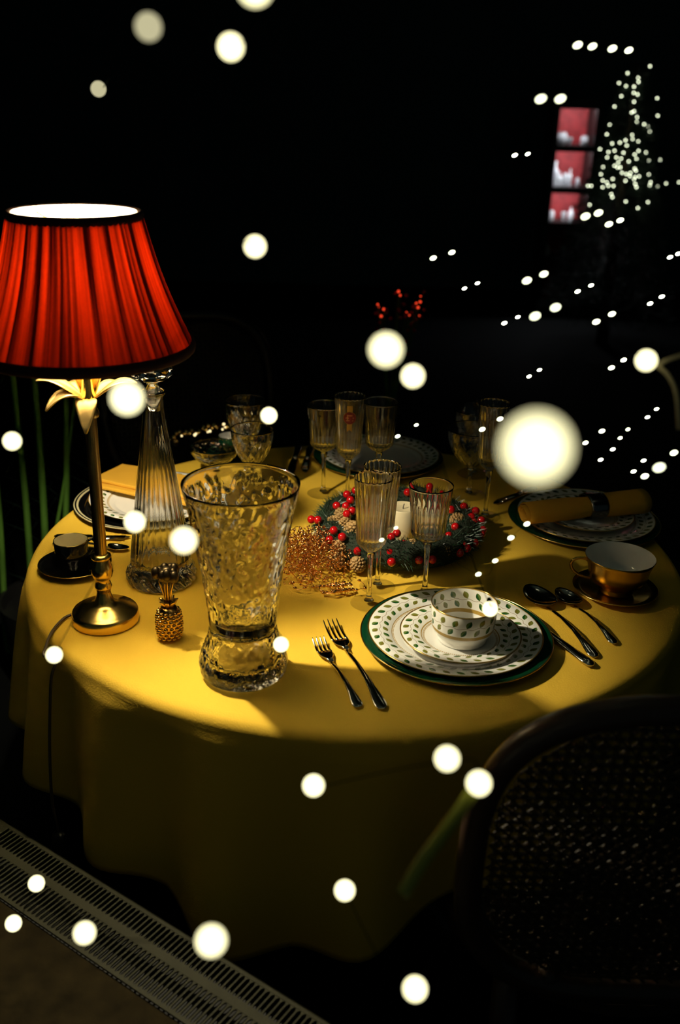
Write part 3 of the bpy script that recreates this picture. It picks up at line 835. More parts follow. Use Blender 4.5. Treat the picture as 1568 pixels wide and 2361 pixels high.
def goblet(kind, x, y, label, sz=1.0, rz=0.):
    t = thing({'flute': 'champagne_flute', 'goblet': 'wine_goblet', 'coupe': 'crystal_coupe', 'cut': 'cut_glass_goblet'}[kind], T(x, y, ZT + .0002), label, 'glass', rz)
    t.scale = (1, 1, sz)
    for n, me in zip(('bowl', 'stem', 'foot'), GM[kind]): link(n, me, t)
    return t
goblet('flute', .051, 1.448, 'tall fluted crystal glass nearest the front plate')
goblet('flute', .0665, 1.508, 'fluted crystal glass directly behind the tall front one', .985, .2)
goblet('goblet', .145, 1.487, 'ribbed crystal goblet standing before the dark side of the wreath')
goblet('goblet', -.036, 1.924, 'ribbed crystal goblet leftmost of three before the far plate', .98)
g5 = goblet('flute', .014, 1.873, 'ribbed crystal flute with red round sticker before the far plate', 1.02)
goblet('goblet', .076, 1.912, 'ribbed crystal goblet rightmost of three before the far plate', 1.05)
goblet('coupe', .268, 1.938, 'wide cut crystal coupe nearer of two by the big bulb')
goblet('coupe', .292, 2.062, 'wide cut crystal coupe behind the nearer one', 1.03)
goblet('flute', .288, 1.822, 'slim crystal flute at the left edge of the right charger', 1.06)
goblet('cut', -.178, 1.880, 'cut glass goblet just behind the vase rim', .86)
goblet('cut', -.200, 1.968, 'taller cut glass goblet behind the other, back left', 1.04)
goblet('coupe', -.268, 1.988, 'low wide cut glass behind the vase near the folded napkin', .52)
# sticker on the flute
def sticker():
    zc = .187; r = .0305
    def patch(pts):                               # wrap flat outline on the bowl, facing the camera
        return [(r * math.sin(x / r) , -r * math.cos(x / r), zc + z) for x, z in pts]
    def slab(nm, pts, off, mat, par):
        A = patch(pts); vs = [(x * (1 + off), y * (1 + off), z) for x, y, z in A] + [(x * (1 + off + .012), y * (1 + off + .012), z) for x, y, z in A]
        n = len(A); fs = [tuple(range(n)), tuple(range(2 * n - 1, n - 1, -1))] + [(i, (i + 1) % n, n + (i + 1) % n, n + i) for i in range(n)]
        return MB().add(vs, fs).obj(nm, mat, par, smooth=False)
    gold = pri('sticker gold foil', (.45, .28, .06), .4, .6, var=(60, .1)); red = pri('sticker red', (.20, .012, .008), .5, var=(60, .1)); pale = pri('sticker print', (.5, .16, .08), .5, var=(60, .1))
    rb = slab('sticker', [(-.0055, .024), (.0055, .024), (.0052, -.028), (0, -.023), (-.0052, -.028)], .0, gold, g5)
    rb['label'] = 'round red sticker on gold ribbon'
    slab('seal_border', [(.0125 * math.cos(2 * PI * i / 28), .0125 * math.sin(2 * PI * i / 28)) for i in range(28)], .012, gold, rb)
    slab('red_seal', [(.0118 * math.cos(2 * PI * i / 28), .0118 * math.sin(2 * PI * i / 28)) for i in range(28)], .024, red, rb)
    for z, w in ((.005, .005), (0, .008), (-.005, .007)):
        slab('printed_line', [(-w, z - .001), (w, z - .001), (w, z + .001), (-w, z + .001)], .034, pale, rb)
sticker()

# ------------------------------------------------------------------ wreath, candle, tinsel
WX, WY, WR, WT = .108, 1.703, .127, .034
def wreath():
    t = thing('christmas_wreath', T(WX, WY), 'green wreath with red berries and pinecones around the candle', 'wreath')
    p = [(WR * math.cos(2 * PI * i / 60), WR * math.sin(2 * PI * i / 60), .028) for i in range(60)]
    m = MB().tube(p, .0265, 10, closed=True); m.obj('moss_ring', M['moss'], t)
    nd = MB()
    for _ in range(5200):
        a = rnd.uniform(0, 2 * PI); b = rnd.uniform(-.5, PI + .5)
        rr = WR + .024 * math.cos(b); z = .028 + .024 * math.sin(b)
        base = Vector((rr * math.cos(a), rr * math.sin(a), z))
        d = Vector((math.cos(b) * math.cos(a), math.cos(b) * math.sin(a), math.sin(b))) + Vector((rnd.gauss(0, .6), rnd.gauss(0, .6), rnd.gauss(0, .4)))
        d.normalize(); L = rnd.uniform(.009, .02); s = d.orthogonal().normalized() * .0007
        e = base + d * L
        if e.z < .002: continue
        nd.add([base - s, base + s, e], [(0, 1, 2)])
    o = nd.obj('needles', M['needle'], t, smooth=False); o['kind'] = 'stuff'
    bm = MB().ball((0, 0, 0), .0078, 16, 10).mesh('berry', M['berry'])
    def spot(px, py, z): return on(px, py, ZT + z) - Vector((WX, WY, ZT))
    seen = [(718, 1198, .05), (733, 1199, .053), (800, 1140, .062), (808, 1153, .06), (776, 1166, .06), (798, 1167, .064), (812, 1178, .062), (800, 1185, .062), (770, 1223, .055), (789, 1238, .053),
            (825, 1271, .035), (899, 1273, .04), (920, 1270, .035), (903, 1296, .03), (903, 1238, .055), (915, 1230, .055), (931, 1255, .045), (966, 1291, .03), (997, 1290, .03),
            (990, 1127, .066), (1070, 1168, .055), (1097, 1178, .05), (1087, 1192, .05), (1093, 1205, .045), (1110, 1200, .045), (1113, 1222, .035), (1110, 1232, .03), (1068, 1257, .035), (1077, 1264, .03), (1060, 1275, .028),
            (1095, 1252, .03), (1035, 1236, .05), (1050, 1215, .055), (1040, 1175, .06), (1020, 1145, .06), (1012, 1150, .06), (820, 1131, .06), (940, 1135, .055), (985, 1235, .05), (860, 1250, .05), (760, 1245, .045)]
    for px, py, z in seen:
        c = spot(px, py, z); b = link('berry', bm, t); b.location = c
    pc = MB()
    for k in range(9):
        z = k / 8; n = 8; r = .013 * math.sin(PI * (.12 + .8 * z)) ** .8
        for i in range(n):
            a = 2 * PI * (i + .5 * (k % 2)) / n
            pc.ball((r * math.cos(a), r * math.sin(a), z * .028), .0042, 6, 4, (1, 1, .55))
    pm = pc.lathe([(0, -.001), (.007, .001), (.010, .01), (.007, .022), (0, .029)], 10).mesh('pinecone', M['pinecone'])
    for px, py, z in ((775, 1185, .05), (788, 1200, .052), (800, 1215, .05), (812, 1228, .046), (760, 1205, .048), (800, 1256, .035), (790, 1290, .02), (832, 1298, .02), (1045, 1190, .05), (1030, 1265, .035), (955, 1268, .04), (1085, 1235, .035), (880, 1262, .04), (850, 1150, .055)):
        c = link('pinecone', pm, t); c.location = spot(px, py, z) - Vector((0, 0, .012)); c.rotation_euler = (rnd.uniform(-1, 1), rnd.uniform(-1, 1), rnd.uniform(0, 6)); c.scale = [rnd.uniform(.85, 1.15)] * 3
wreath()
t = thing('pillar_candle', T(.116, 1.698), 'ivory pillar candle standing inside the wreath', 'candle')
MB().lathe([(0, .0005), (.027, .0005), (.028, .002), (.028, .0675), (.0265, .0695), (.022, .068), (.010, .0655), (0, .065)], 48).obj('wax', M['candle'], t, auto=60)
MB().tube([(0, 0, .064), (.0006, 0, .07), (.002, .0005, .075)], .0009, 6).obj('wick', M['wick'], t)

def tinsel():
    t = thing('tinsel_garland', T(-.050, 1.585), 'curly copper bead garland heaped beside the vase and wreath', 'garland')
    cu = MB(); bd = MB()
    def shape():
        while True:
            x, y = rnd.gauss(0, .045), rnd.gauss(0, .055)
            if x * x / .0064 + y * y / .0110 < 1: break
        top = .062 * (1 - (x / .085) ** 2 * .7 - (y / .115) ** 2 * .7)
        return Vector((x + .12 * 0, y, rnd.uniform(.004, max(.008, top))))
    for _ in range(260):
        c = shape(); r = rnd.uniform(.004, .010); ax = Vector((rnd.gauss(0, 1), rnd.gauss(0, 1), rnd.gauss(0, 1))).normalized()
        e1 = ax.orthogonal().normalized(); e2 = ax.cross(e1); turns = rnd.uniform(.6, 1.6); n = 14
        pts = [c + (e1 * math.cos(2 * PI * turns * i / n) + e2 * math.sin(2 * PI * turns * i / n)) * r * (1 - .4 * i / n) + ax * (i / n) * .012 for i in range(n + 1)]
        if min(p.z for p in pts) < .001: continue
        cu.tube(pts, rnd.uniform(.0005, .0011), 5)
    for _ in range(900):
        c = shape(); bd.ball(c, rnd.uniform(.0009, .0022), 6, 4, (rnd.uniform(.7, 1.6), 1, 1))
    for k in range(9):                            # loose wire loops trailing on the cloth
        a = rnd.uniform(-2.6, -.6); c = Vector((.03 + .05 * math.cos(a), -.075 + .03 * math.sin(a), .002)); r = rnd.uniform(.012, .026)
        pts = [c + Vector((r * math.cos(u), r * .8 * math.sin(u), .003 + .006 * abs(math.sin(u * 1.5)))) for u in [i / 20 * 5.2 + k for i in range(21)]]
        cu.tube(pts, .0006, 5)
        for q in pts[::4]: bd.ball(q, .0024, 6, 4, (1.5, 1, 1))
    a = cu.obj('curled_wire', M['copper'], t); a['kind'] = 'stuff'
    b = bd.obj('beads', M['copper'], t); b['kind'] = 'stuff'
tinsel()

# ------------------------------------------------------------------ chairs with cane backs
def cane_chair(loc, rz, label, wood='wood', cane='cane'):
    """local +y is the way the sitter faces; the back stands at y = 0"""
    t = thing('cane_chair', loc, label, 'chair', rz)
    W_, z0, z1 = .235, .50, .955; zc, hz = (z0 + z1) / 2, (z1 - z0) / 2
    lean = lambda z: -.12 * (z - .5)
    def rim(p=3.0, k=1.0):
        out = []
        for i in range(72):
            a = 2 * PI * i / 72; c, s = math.cos(a), math.sin(a)
            x = W_ * k * math.copysign(abs(c) ** (2 / p), c); z = zc + hz * k * math.copysign(abs(s) ** (2 / p), s)
            out.append(Vector((x, lean(z), z)))
        return out
    MB().tube(rim(), .0165, 12, closed=True).obj('back_frame', M[wood], t)
    inner = rim(2.7, .945)
    cn = MB(); step = .0125
    def inside(x, z): return (abs(x) / (W_ * .93)) ** 2.7 + (abs(z - zc) / (hz * .93)) ** 2.7 < 1
    def strand(p, d, n=60, off=0.):
        run = []
        for i in range(n + 1):
            q = (p[0] + d[0] * i / n, p[1] + d[1] * i / n)
            if inside(*q): run.append(Vector((q[0], lean(q[1]) + off, q[1])))
        if len(run) > 1:
            a, b = run[0], run[-1]; cn.tube([a, b], .0013, 4)
    k = -W_
    while k < W_:
        strand((k, z0), (0, z1 - z0), off=.0006); strand((k + .003, z0), (0, z1 - z0), off=.0006); k += step
    k = z0
    while k < z1:
        strand((-W_, k), (2 * W_, 0), off=-.0006); strand((-W_, k + .003), (2 * W_, 0), off=-.0006); k += step
    k = -1.0
    while k < 1.0:
        strand((k - .45, z0 - .05), (.55, .55), 120, .0018); strand((k + .45, z0 - .05), (-.55, .55), 120, -.0018); k += step * 1.414
    o = cn.obj('cane_panel', M[cane], t, smooth=False); o['kind'] = 'stuff'
    # seat
    S = MB().lathe([(0, .425), (.22, .425), (.235, .435), (.235, .455), (.22, .463), (0, .463)], 48)
    S.v = [(x * 1.02, y * .98 + .245, z) for x, y, z in S.v]; S.obj('seat_frame', M[wood], t, auto=50)
    C = MB().lathe([(0, .463), (.205, .463), (.212, .472), (.20, .482), (.1, .49), (0, .492)], 48)
    C.v = [(x * 1.02, y * .98 + .245, z) for x, y, z in C.v]; C.obj('seat_cushion', M['chair_seat'], t)
    for sx in (-1, 1):
        MB().tube([(sx * .12, lean(.53), .53), (sx * .13, .04, .46)], [.014, .016], 10).obj('back_support', M[wood], t)
        MB().tube([(sx * .15, .08, .43), (sx * .155, .06, .2), (sx * .165, .03, .0)], [.021, .016, .011], 10).obj('leg', M[wood], t)
        MB().tube([(sx * .16, .41, .43), (sx * .162, .415, .2), (sx * .165, .42, .0)], [.022, .016, .010], 10).obj('leg', M[wood], t)
    return t
cane_chair((.395, .925, 0), math.radians(0), 'round-backed dark wooden cane chair in the foreground at the right')
cane_chair((.93, 2.02, 0), math.radians(75), 'cane-backed chair in the dark beyond the right plate')
cane_chair((-.42, 2.66, 0), math.radians(200), 'dark cane-backed chair behind the far left of the table', 'black_wood', 'black_cane')

# gold garland hanging on the far left chair
def bead_garland():
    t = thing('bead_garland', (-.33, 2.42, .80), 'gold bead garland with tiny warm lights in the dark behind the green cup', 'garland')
    pts = [far(x, y, 2.42) - Vector((-.33, 2.42, .80)) for x, y in ((385, 1030), (400, 1012), (420, 1004), (447, 998), (470, 994), (490, 990), (515, 984), (545, 978))]
    MB().tube(smooth_path(pts, 4), .002, 6).obj('garland_wire', M['wire'], t)
    bm = MB().ball((0, 0, 0), .008, 12, 8).mesh('bead', M['gold_tinsel'])
    sp = smooth_path(pts, 3)
    for i, p in enumerate(sp):
        b = link('bead', bm, t); b.location = p + Vector((rnd.gauss(0, .004), rnd.gauss(0, .006), rnd.gauss(0, .006))); b.scale = [rnd.uniform(.6, 1.3)] * 3
    gm = MB().ball((0, 0, 0), .0034, 10, 6).mesh('tiny_light', M['glint'])  # glowing dots added to give the beads their glints
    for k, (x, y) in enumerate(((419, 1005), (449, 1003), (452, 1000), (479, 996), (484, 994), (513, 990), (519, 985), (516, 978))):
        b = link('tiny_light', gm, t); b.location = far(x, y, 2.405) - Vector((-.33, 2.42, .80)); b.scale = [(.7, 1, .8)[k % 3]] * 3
bead_garland()

# ------------------------------------------------------------------ convector with slotted grille, stone sill
def convector():
    A = Vector((-.487, 1.215, .48)); ang = math.radians(-34.2)
    t = thing('convector_heater', (A.x, A.y, 0), 'low convector heater with slotted metal grille at lower left', 'heater', ang)
    s0, s1 = -.22, .80; z = .48; pitch = .0082
    # local x along the grille, local -y towards the window
    MB().box(((s0 + s1) / 2, -.052, .225), (s1 - s0, .098, .45)).obj('casing', M['casing'], t, smooth=False)
    th = .0016
    for nm, y, w in (('edge_rail', -.003, .0062), ('middle_rail', -.0448, .0118), ('edge_rail', -.1015, .0050)):
        MB().box(((s0 + s1) / 2, y, z - th), (s1 - s0, w, th * 2)).obj(nm, M['grille'], t, smooth=False)
    MB().box(((s0 - .006) / 2, -.052, z - th), (-.006 - s0, .0985, th * 1.9)).obj('end_plate', M['grille'], t, smooth=False)
    MB().box(((s0 + s1) / 2, -.0003, z - .02), (s1 - s0, .0012, .04)).obj('lip', M['grille'], t, smooth=False)
    def slat(y0, y1):
        """bar with flared ends, so that the slots between end round"""
        w, f = .0012, .0030
        pts = [(-w - f, y1), (-w - .0008, y1 - .0022), (-w, y1 - .005), (-w, y0 + .005), (-w - .0008, y0 + .0022), (-w - f, y0)]
        out = pts + [(-x, y) for x, y in reversed(pts)]; n = len(out)
        vs = [(x, y, z - 2 * th) for x, y in out] + [(x, y, z - .0004) for x, y in out]
        fs = [tuple(range(n)), tuple(range(2 * n - 1, n - 1, -1))] + [(i, (i + 1) % n, n + (i + 1) % n, n + i) for i in range(n)]
        return MB().add(vs, fs).mesh('slat', M['grille'], False)
    m1, m2 = slat(-.0392, -.0059), slat(-.0993, -.0504)
    k = 0
    while k * pitch < s1:
        for me in (m1, m2):
            o = link('slat', me, t); o.location = (k * pitch, 0, 0)
        k += 1
    return A, ang
A_, ang_ = convector()
o = MB().box((.25, -.2895, .2375), (1.25, .37, .475)).obj('trim_1', M['stone'], smooth=False)
o.location = (A_.x, A_.y, 0); o.rotation_euler = (0, 0, ang_); struct(o)

# ------------------------------------------------------------------ palm at the left
def palm():
    t = thing('potted_palm', (-.74, 2.34, 0), 'potted palm with tall green stems behind the lamp at far left', 'plant')
    MB().lathe([(0, 0), (.10, 0), (.125, .02), (.15, .26), (.155, .28), (.145, .28), (.14, .25), (0, .25)], 40).obj('pot', M['pot'], t, auto=50)
    for (p0, p1, w) in (((80, 1420), (28, 850), .0105), ((112, 1420), (78, 840), .0115), ((148, 1300), (152, 880), .0095), ((118, 1300), (178, 880), .0055), ((20, 1500), (-30, 880), .010)):
        Y = 2.34 + rnd.uniform(-.05, .05)
        a, b = far(*p0, Y), far(*p1, Y)
        base = Vector((-.74 + (a.x + .74) * .5, 2.34, .25)); o = Vector((-.74, 2.34, 0))
        top = b + (b - a) * .25
        pts = smooth_path([base - o, a - o, (a + b) / 2 - o + Vector((.004, 0, 0)), b - o, top - o], 6)
        st = MB().tube(pts, [w * (1 - .45 * i / len(pts)) for i in range(len(pts))], 10).obj('stem', M['stem'], t)
        lf = MB()
        for i in range(26):
            u = i / 25; p = pts[int(6 + u * (len(pts) - 8))]; s = 1 if i % 2 else -1
            d = Vector((s * .75, rnd.uniform(.2, .6), -.55)).normalized(); L = rnd.uniform(.10, .17)
            q = Vector((0, 0, 1)).cross(d).normalized() * .006
            p = p + Vector((0, .015, 0))
            lf.add([p, p + d * L * .4 + q, p + d * L + Vector((0, 0, -.03)), p + d * L * .4 - q], [(0, 1, 2, 3)])
        lo = lf.obj('leaflets', M['frond'], st, smooth=False); lo['kind'] = 'stuff'
palm()

# ------------------------------------------------------------------ red berry spray in a tall vase, far behind
def berry_spray():
    t = thing('berry_spray_vase', (.155, 3.2, 0), 'tall dark floor vase with red glittering berry branches far behind the table', 'vase')
    MB().lathe([(0, 0), (.07, 0), (.085, .03), (.09, .2), (.06, .42), (.045, .5), (.055, .53), (.048, .53), (.04, .5), (0, .45)], 32).obj('floor_vase', M['pot'], t)
    o = Vector((.155, 3.2, 0)); bm = MB().ball((0, 0, 0), .0065, 10, 6).mesh('berry', M['berry'])
    lm = MB().ball((0, 0, 0), .0042, 10, 6).mesh('berry_light', M['redled'])  # glitter glints on the berries, put in as glowing dots
    spots = [(919, 672), (923, 681), (970, 683), (969, 696), (871, 702), (873, 708), (885, 713), (937, 721), (944, 727), (964, 709), (960, 699), (967, 728), (879, 729)]
    for k, (px, py) in enumerate(spots):
        q = far(px, py, 3.2 + rnd.uniform(-.06, .06)) - o
        pts = smooth_path([Vector((0, 0, .45)), Vector((q.x * .25, q.y * .3, .62)), q], 6)
        br = MB().tube(pts, .0018, 6).obj('branch', M['stem'], t)
        b = link('berry_light', lm, br); b.location = q; b.scale = [(1, .8, .6)[k % 3]] * 3; b['label'] = 'glowing red berry light'
        for k2 in range(4):
            p = pts[-1 - k2] + Vector((rnd.gauss(0, .012), rnd.gauss(0, .012), rnd.gauss(0, .012)))
            bb = link('berry', bm, br); bb.location = p
berry_spray()

# ------------------------------------------------------------------ lit red cabinet with glassware, far right
CY = 7.6
def cabinet():
    a, b = far(1281, 258, CY), far(1362, 258, CY); lo = far(1275, 640, CY)
    x0, x1 = a.x, b.x + .02; zt, zb = a.z + .06, 0
    cx = (x0 + x1) / 2; w = x1 - x0
    t = thing('display_cabinet', (cx, CY, 0), 'dark display cabinet with red lit back far behind at the right', 'cabinet')
    MB().box((0, .15, zt / 2), (w + .04, .03, zt)).obj('back_panel', M['redwall'], t, smooth=False)['label'] = 'red patterned back panel'
    for s in (-1, 1): MB().box((s * (w / 2 + .01), 0, zt / 2), (.03, .3, zt)).obj('side_panel', M['cab'], t, smooth=False)
    MB().box((0, 0, zt + .015), (w + .05, .3, .03)).obj('top_panel', M['cab'], t, smooth=False)
    MB().box((0, -.14, zt - .01), (w, .015, .05)).obj('fascia', M['cab'], t, smooth=False)
    zs = [far(1320, y, CY).z for y in (334, 429, 508, 588)]
    for z in zs:
        sh = MB().box((0, .0, z - .012), (w, .27, .022)).obj('shelf', M['cab'], t, smooth=False)
    for i, z in enumerate([zt] + zs[:2]):
        MB().box((0, -.115, z - (.02 if i == 0 else .03)), (w * .9, .012, .008)).obj('light_strip', M['strip'], t, smooth=False)
        if i: MB().box((0, -.13, z - .02), (w, .012, .04)).obj('fascia', M['cab'], t, smooth=False)
    # things on the shelves: (pixel x, shelf, half width, height, shape)
    bottle = [(0, 0), (1, .0), (1, .55), (.8, .66), (.3, .74), (.3, 1), (0, 1)]
    bowl = [(0, 0), (.5, 0), (.55, .1), (1, .7), (1, 1), (.9, 1), (0, .4)]
    jar = [(0, 0), (.8, 0), (1, .2), (1, .75), (.7, .88), (.75, 1), (0, 1)]
    L = ['pale', 'white', 'small']
    k = 0
    for px, sh, hw, h, pr, nm, lab in (
        (1294, 0, .038, .085, jar, 'lidded_jar', 'white lidded jar at the left of the top cabinet shelf'),
        (1312, 0, .022, .05, bowl, 'small_bowl', 'small dim bowl beside the white jar on the top cabinet shelf'),
        (1346, 0, .028, .065, jar, 'lidded_jar', 'white jar at the right of the top cabinet shelf'),
        (1285, 1, .024, .17, bottle, 'tall_bottle', 'tall pale bottle leftmost on the middle cabinet shelf'),
        (1298, 1, .022, .10, bottle, 'short_bottle', 'shorter pale bottle second from left on the middle cabinet shelf'),
        (1311, 1, .020, .09, jar, 'glass_jar', 'pale glass jar in the middle of the middle cabinet shelf'),
        (1322, 1, .016, .12, bottle, 'slim_bottle', 'slim bottle right of centre on the middle cabinet shelf'),
        (1341, 1, .016, .06, jar, 'glass_jar', 'small jar at the right end of the middle cabinet shelf'),
        (1288, 2, .020, .07, jar, 'glass_jar', 'dim jar at the left of the lower cabinet shelf'),
        (1317, 2, .018, .06, bowl, 'small_bowl', 'dim bowl in the middle of the lower cabinet shelf'),
        (1334, 2, .020, .095, bottle, 'short_bottle', 'pale bottle at the right of the lower cabinet shelf'),
        (1273, 3, .022, .085, bottle, 'short_bottle', 'bluish bottle at the left of the lowest cabinet shelf'),
        (1326, 3, .016, .075, jar, 'glass_jar', 'pinkish jar at the right of the lowest cabinet shelf')):
        p = far(px, 334, CY - .03)
        x = max(x0 + hw + .012, min(x1 - hw - .012, p.x))
        o = MB().lathe([(r * hw, z * h) for r, z in pr], 20).obj(nm, M['ware'], auto=50)
        o.location = (x, CY - .03, zs[sh]); tag(o, lab, 'glassware', 'glassware in the cabinet')
cabinet()

# ------------------------------------------------------------------ Christmas tree with lights
TX, TY = far(1460, 300, 6.5).x, 6.6
def tree():
    t = thing('christmas_tree', (TX, TY, 0), 'dark Christmas tree far behind at the upper right', 'tree')
    MB().tube([(0, 0, 0), (0, 0, 1.72)], [.045, .006], 10).obj('trunk', M['wood'], t)
    lf = MB()
    for _ in range(9000):
        z = 1.74 - 1.5 * rnd.random() ** .6; R = .02 + .42 * (1.76 - z) / 1.5
        a = rnd.uniform(0, 2 * PI); r = R * rnd.uniform(.25, 1) ** .6
        p = Vector((r * math.cos(a), r * math.sin(a), z - .12 * r)); d = Vector((math.cos(a), math.sin(a), rnd.uniform(-.6, .4))) + Vector((rnd.gauss(0, .5), rnd.gauss(0, .5), rnd.gauss(0, .3)))
        d.normalize(); L = rnd.uniform(.03, .07); s = d.orthogonal().normalized() * .004
        lf.add([p - s, p + s, p + d * L], [(0, 1, 2)])
    o = lf.obj('foliage', M['frond'], t, smooth=False); o['kind'] = 'stuff'
tree()
TL = [(1315,340),(1125,398),(1215,437),(1218,472),(1053,482),(1112,506),(1180,512),(1178,565),(1210,578),(1072,593),(1180,640),(1015,680),(1375,610),(1160,730),(1180,720),(1380,758),(1205,770),(1200,810),(975,835),(1265,830),(1300,850),(1313,893),(950,915),(1163,920),(1168,955),(1108,965),(1215,975),(995,993),(1060,985),(1118,1010),(892,1040),(1015,1053),(963,1065),(1090,1070),(1218,1055),(1280,1068),(953,1110),(1030,1110),(1070,1120),(1185,1085),(1200,1122),(1135,1143),(1305,1138),(1400,1130),(1047,1153),(1015,1180),(1040,1195),(1065,1195),(918,1190),(900,1252),(1185,1205),(1195,1222),(1078,1240),(1115,1250),(1150,1240),(1145,1268),(1190,1275),(1222,1270),(1305,1255),(1000,1292),(1180,1297),(915,1305),(950,1322),(1108,1308),(1320,1320),(963,1350),(915,1362),(1005,1352),(1190,1335),(1200,1362),(1312,1345),(1380,1350),(1450,1330),(988,1420),(997,1447),(1110,1482),(1297,1488),(790,1350),(818,1350),(1212,1538),(805,1510),(1560,1320)]
def tree_lights():
    o = Vector((TX, TY, 0))
    t = thing('tree_light_string', (TX, TY, 0), 'string of tiny white lights wound over the Christmas tree', 'string lights')
    pts = []
    for X, Y in TL:
        px, py = 1140 + X / 3.664, 60 + Y / 3.664
        base = far(px, py, TY); R = .02 + .42 * max(0, (1.76 - base.z)) / 1.5
        dx = min(abs(base.x - TX), R); dep = math.sqrt(max(0, R * R - dx * dx))
        pts.append(far(px, py, TY - dep * .9) - o)
    pts.sort(key=lambda p: -p.z)
    bm = MB().ball((0, 0, 0), .0045, 8, 6).mesh('bulb', M['treeled'])
    for p in pts:
        b = link('bulb', bm, t); b.location = p
    MB().tube(pts, .0008, 4).obj('cord', M['wire'], t)
tree_lights()

# ------------------------------------------------------------------ strings of fairy lights hanging in the window, then stand-ins for reflections
bulb_me = MB().ball((0, 0, 0), .009, 20, 14).mesh('bulb', M['fairy'])
bulb_dim = MB().ball((0, 0, 0), .009, 20, 14).mesh('bulb', M['fairy_dim'])
sock_me = MB().lathe([(0, .0075), (.0035, .0075), (.0034, .010), (.003, .0175), (.0015, .0195), (0, .0195)], 12).mesh('socket', M['wire'])
def fairy_string(pts, label, extra=(), sock=0.):
    """pts: (pixel x, pixel y, apparent diameter, dim)"""
    P3 = [air(x, y, 66.0 / (d + 14.0)) for x, y, d, *_ in pts]
    o = P3[0].copy()
    t = thing('fairy_light_string', o, label, 'string lights')
    path = []
    for p, q in zip(P3, pts):
        b = link('bulb', bulb_dim if len(q) > 3 else bulb_me, t); b.location = p - o
        s = link('socket', sock_me, b); s.rotation_euler = (-PI / 2 + rnd.uniform(-.3, .3), rnd.uniform(-.3, .3), 0)
        s.rotation_euler = (PI + .7, 0, .5) if sock else s.rotation_euler
        path.append(p - o + (Vector((0, .014, -.014)) if sock else Vector((0, .019, 0))))
    MB().tube(smooth_path(path, 8), .0005, 5).obj('cord', M['wire'], t)
    return t
fairy_string([(227, 205, 42, 1), (342, 62, 84, 1), (532, 108, 80), (588, -30, 112)], 'string of round bulbs along the top left of the view')
fairy_string([(28, 1017, 52), (293, 918, 100), (588, 568, 66), (620, 958, 46)], 'string of round bulbs crossing in front of the red lamp')
fairy_string([(125, 1510, 46), (311, 1203, 60), (424, 1246, 78), (648, 1486, 42)], 'string of round bulbs in front of the vase and decanter')
st_r = fairy_string([(890, 806, 102), (952, 867, 70), (1130, 1404, 42), (1237, 1032, 216), (1490, 831, 64)], 'string of round bulbs at the right including the largest bulb')
fairy_string([(31, 2129, 44), (84, 2037, 44), (195, 2151, 64), (487, 2169, 94)], 'string of round bulbs above the heater grille', sock=1)
st_f = fairy_string([(723, 1811, 64), (1031, 1749, 76), (1104, 1806, 76), (957, 2280, 74), (795, 2053, 60)], 'string of round bulbs before the front of the tablecloth', sock=1)

M['pale_cord'] = pri('pale twisted cord', (.42, .36, .22), .6, var=(400, .4))
M['green_cable'] = pri('yellow green cable', (.38, .40, .05), .5, var=(60, .2))
for px, dep in (([(1512, 846), (1535, 832), (1562, 822), (1590, 815)], .86), ([(1514, 842), (1536, 860), (1554, 890), (1562, 925), (1566, 990)], .86)):
    MB().tube(smooth_path([air(x, y, dep) - st_r.location for x, y in px], 8), .0019, 8).obj('pale_cord', M['pale_cord'], st_r)['label'] = 'pale twisted cord beside the bulb'
for px, dep in (([(1092, 1822), (1060, 1870), (1020, 1925), (975, 1985), (930, 2060)], .735),):
    MB().tube(smooth_path([air(x, y, dep) - st_f.location for x, y in px], 8), .0050, 10).obj('green_cable', M['green_cable'], st_f)['label'] = 'yellow green cable hanging below the bulbs'
reflection_me = MB().ball((0, 0, 0), .0035, 18, 12, (1.4, 1, .9)).mesh('bulb', M['led'])  # glowing dot for one reflected light
def reflection_row(pts, label, zmax=9.):  # reflections in the window glass, built as glowing dots on added cords
    D = [43.4 / (d + 15.0) for _, _, d in pts]
    P3 = [air(x, y, min(dd, zmax)) for (x, y, _), dd in zip(pts, D)]; o = P3[0].copy()
    t = thing('micro_light_string', o, label, 'string lights')
    for p, dd in zip(P3, D):
        b = link('bulb', reflection_me, t); b.location = p - o; b.rotation_euler = (0, math.radians(-22), 0)
        b.scale = [min(1, (zmax / dd) ** 1.3)] * 3
    MB().tube(smooth_path([p - o for p in P3], 6), .00014, 4).obj('cord', M['wire'], t)
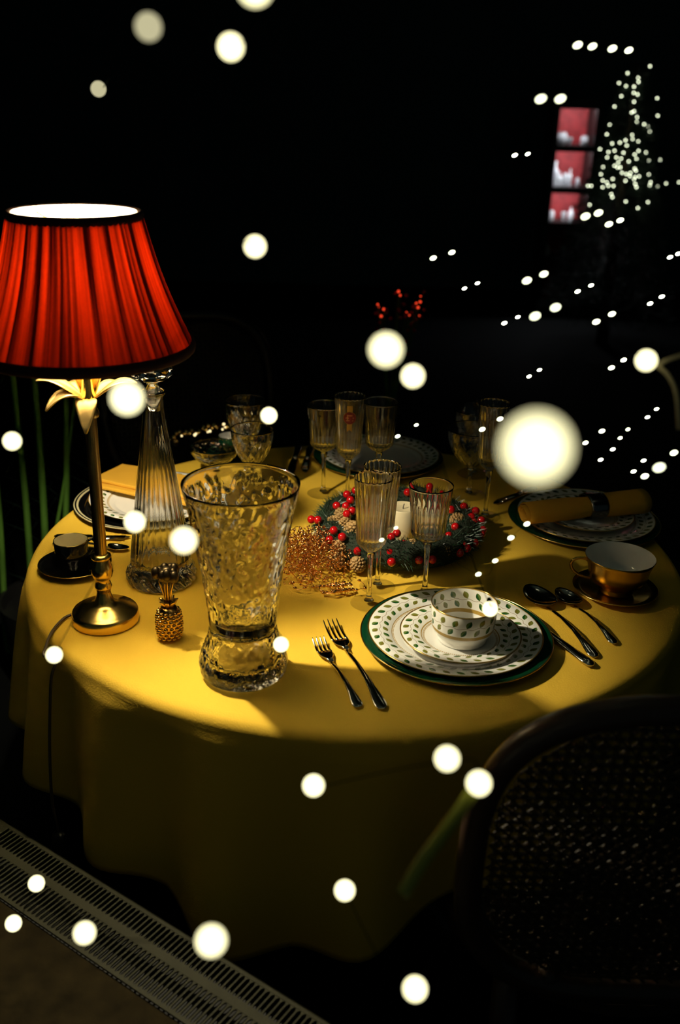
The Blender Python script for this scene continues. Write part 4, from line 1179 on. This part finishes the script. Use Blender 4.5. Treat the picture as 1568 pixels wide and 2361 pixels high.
reflection_row([(1187, 358, 15), (1217, 355, 13), (1247, 228, 32), (1292, 228, 31), (1332, 104, 26), (1366, 107, 24), (1412, 112, 24), (1450, 116, 22)], 'string of tiny lights above the red cabinet, upper right')
reflection_row([(999, 595, 17), (1042, 582, 17), (1071, 665, 11), (1101, 653, 11), (1163, 745, 14), (1194, 731, 12), (1234, 729, 30), (1281, 709, 29)], 'string of tiny lights left of the Christmas tree, mid height')
reflection_row([(1350, 499, 25), (1380, 491, 23), (1404, 517, 20), (1430, 508, 18), (1254, 632, 23), (1215, 647, 25)], 'string of tiny lights just under the Christmas tree')
reflection_row([(1332, 672, 14), (1363, 658, 13), (1375, 742, 20), (1411, 724, 19), (1499, 700, 14), (1526, 684, 14), (1545, 593, 14), (1564, 585, 14)], 'string of tiny lights at the right edge, below the tree')
reflection_row([(1220, 868, 10), (1244, 853, 10), (1410, 848, 16), (1438, 830, 15), (1514, 943, 9), (1493, 962, 11), (1448, 990, 6), (1430, 1010, 6), (1413, 1036, 12), (1385, 1060, 12)], 'string of tiny lights above and right of the largest bulb')
reflection_row([(917, 1006, 11), (960, 980, 8), (1112, 990, 15), (1153, 966, 15), (1388, 994, 15), (1350, 1021, 13)], 'string of tiny lights in front of the far glasses and coupe', 1.4)
reflection_row([(1461, 1087, 13), (1484, 1062, 12), (1487, 1098, 20), (1520, 1078, 34), (1554, 1044, 20)], 'string of tiny lights near the far right chair')
reflection_row([(880, 1245, 9), (913, 1217, 6), (1103, 1324, 13), (1142, 1293, 13), (1178, 1240, 16), (1215, 1208, 15)], 'string of tiny lights over the wreath and right plate', 1.25)

# ------------------------------------------------------------------ refracted light through the crystal falls on cloth and china
def mark_caustics():
    for o in bpy.data.objects:
        if o.type != 'MESH' or not o.data.materials: continue
        mt = o.data.materials[0]
        if mt in (M['crystal'], M['thin_glass']) and not o.name.startswith('vase'): o.cycles.is_caustics_caster = True
        elif o.name.split('.')[0] in ('tablecloth', 'plate_body', 'charger_body'): o.cycles.is_caustics_receiver = True
mark_caustics()
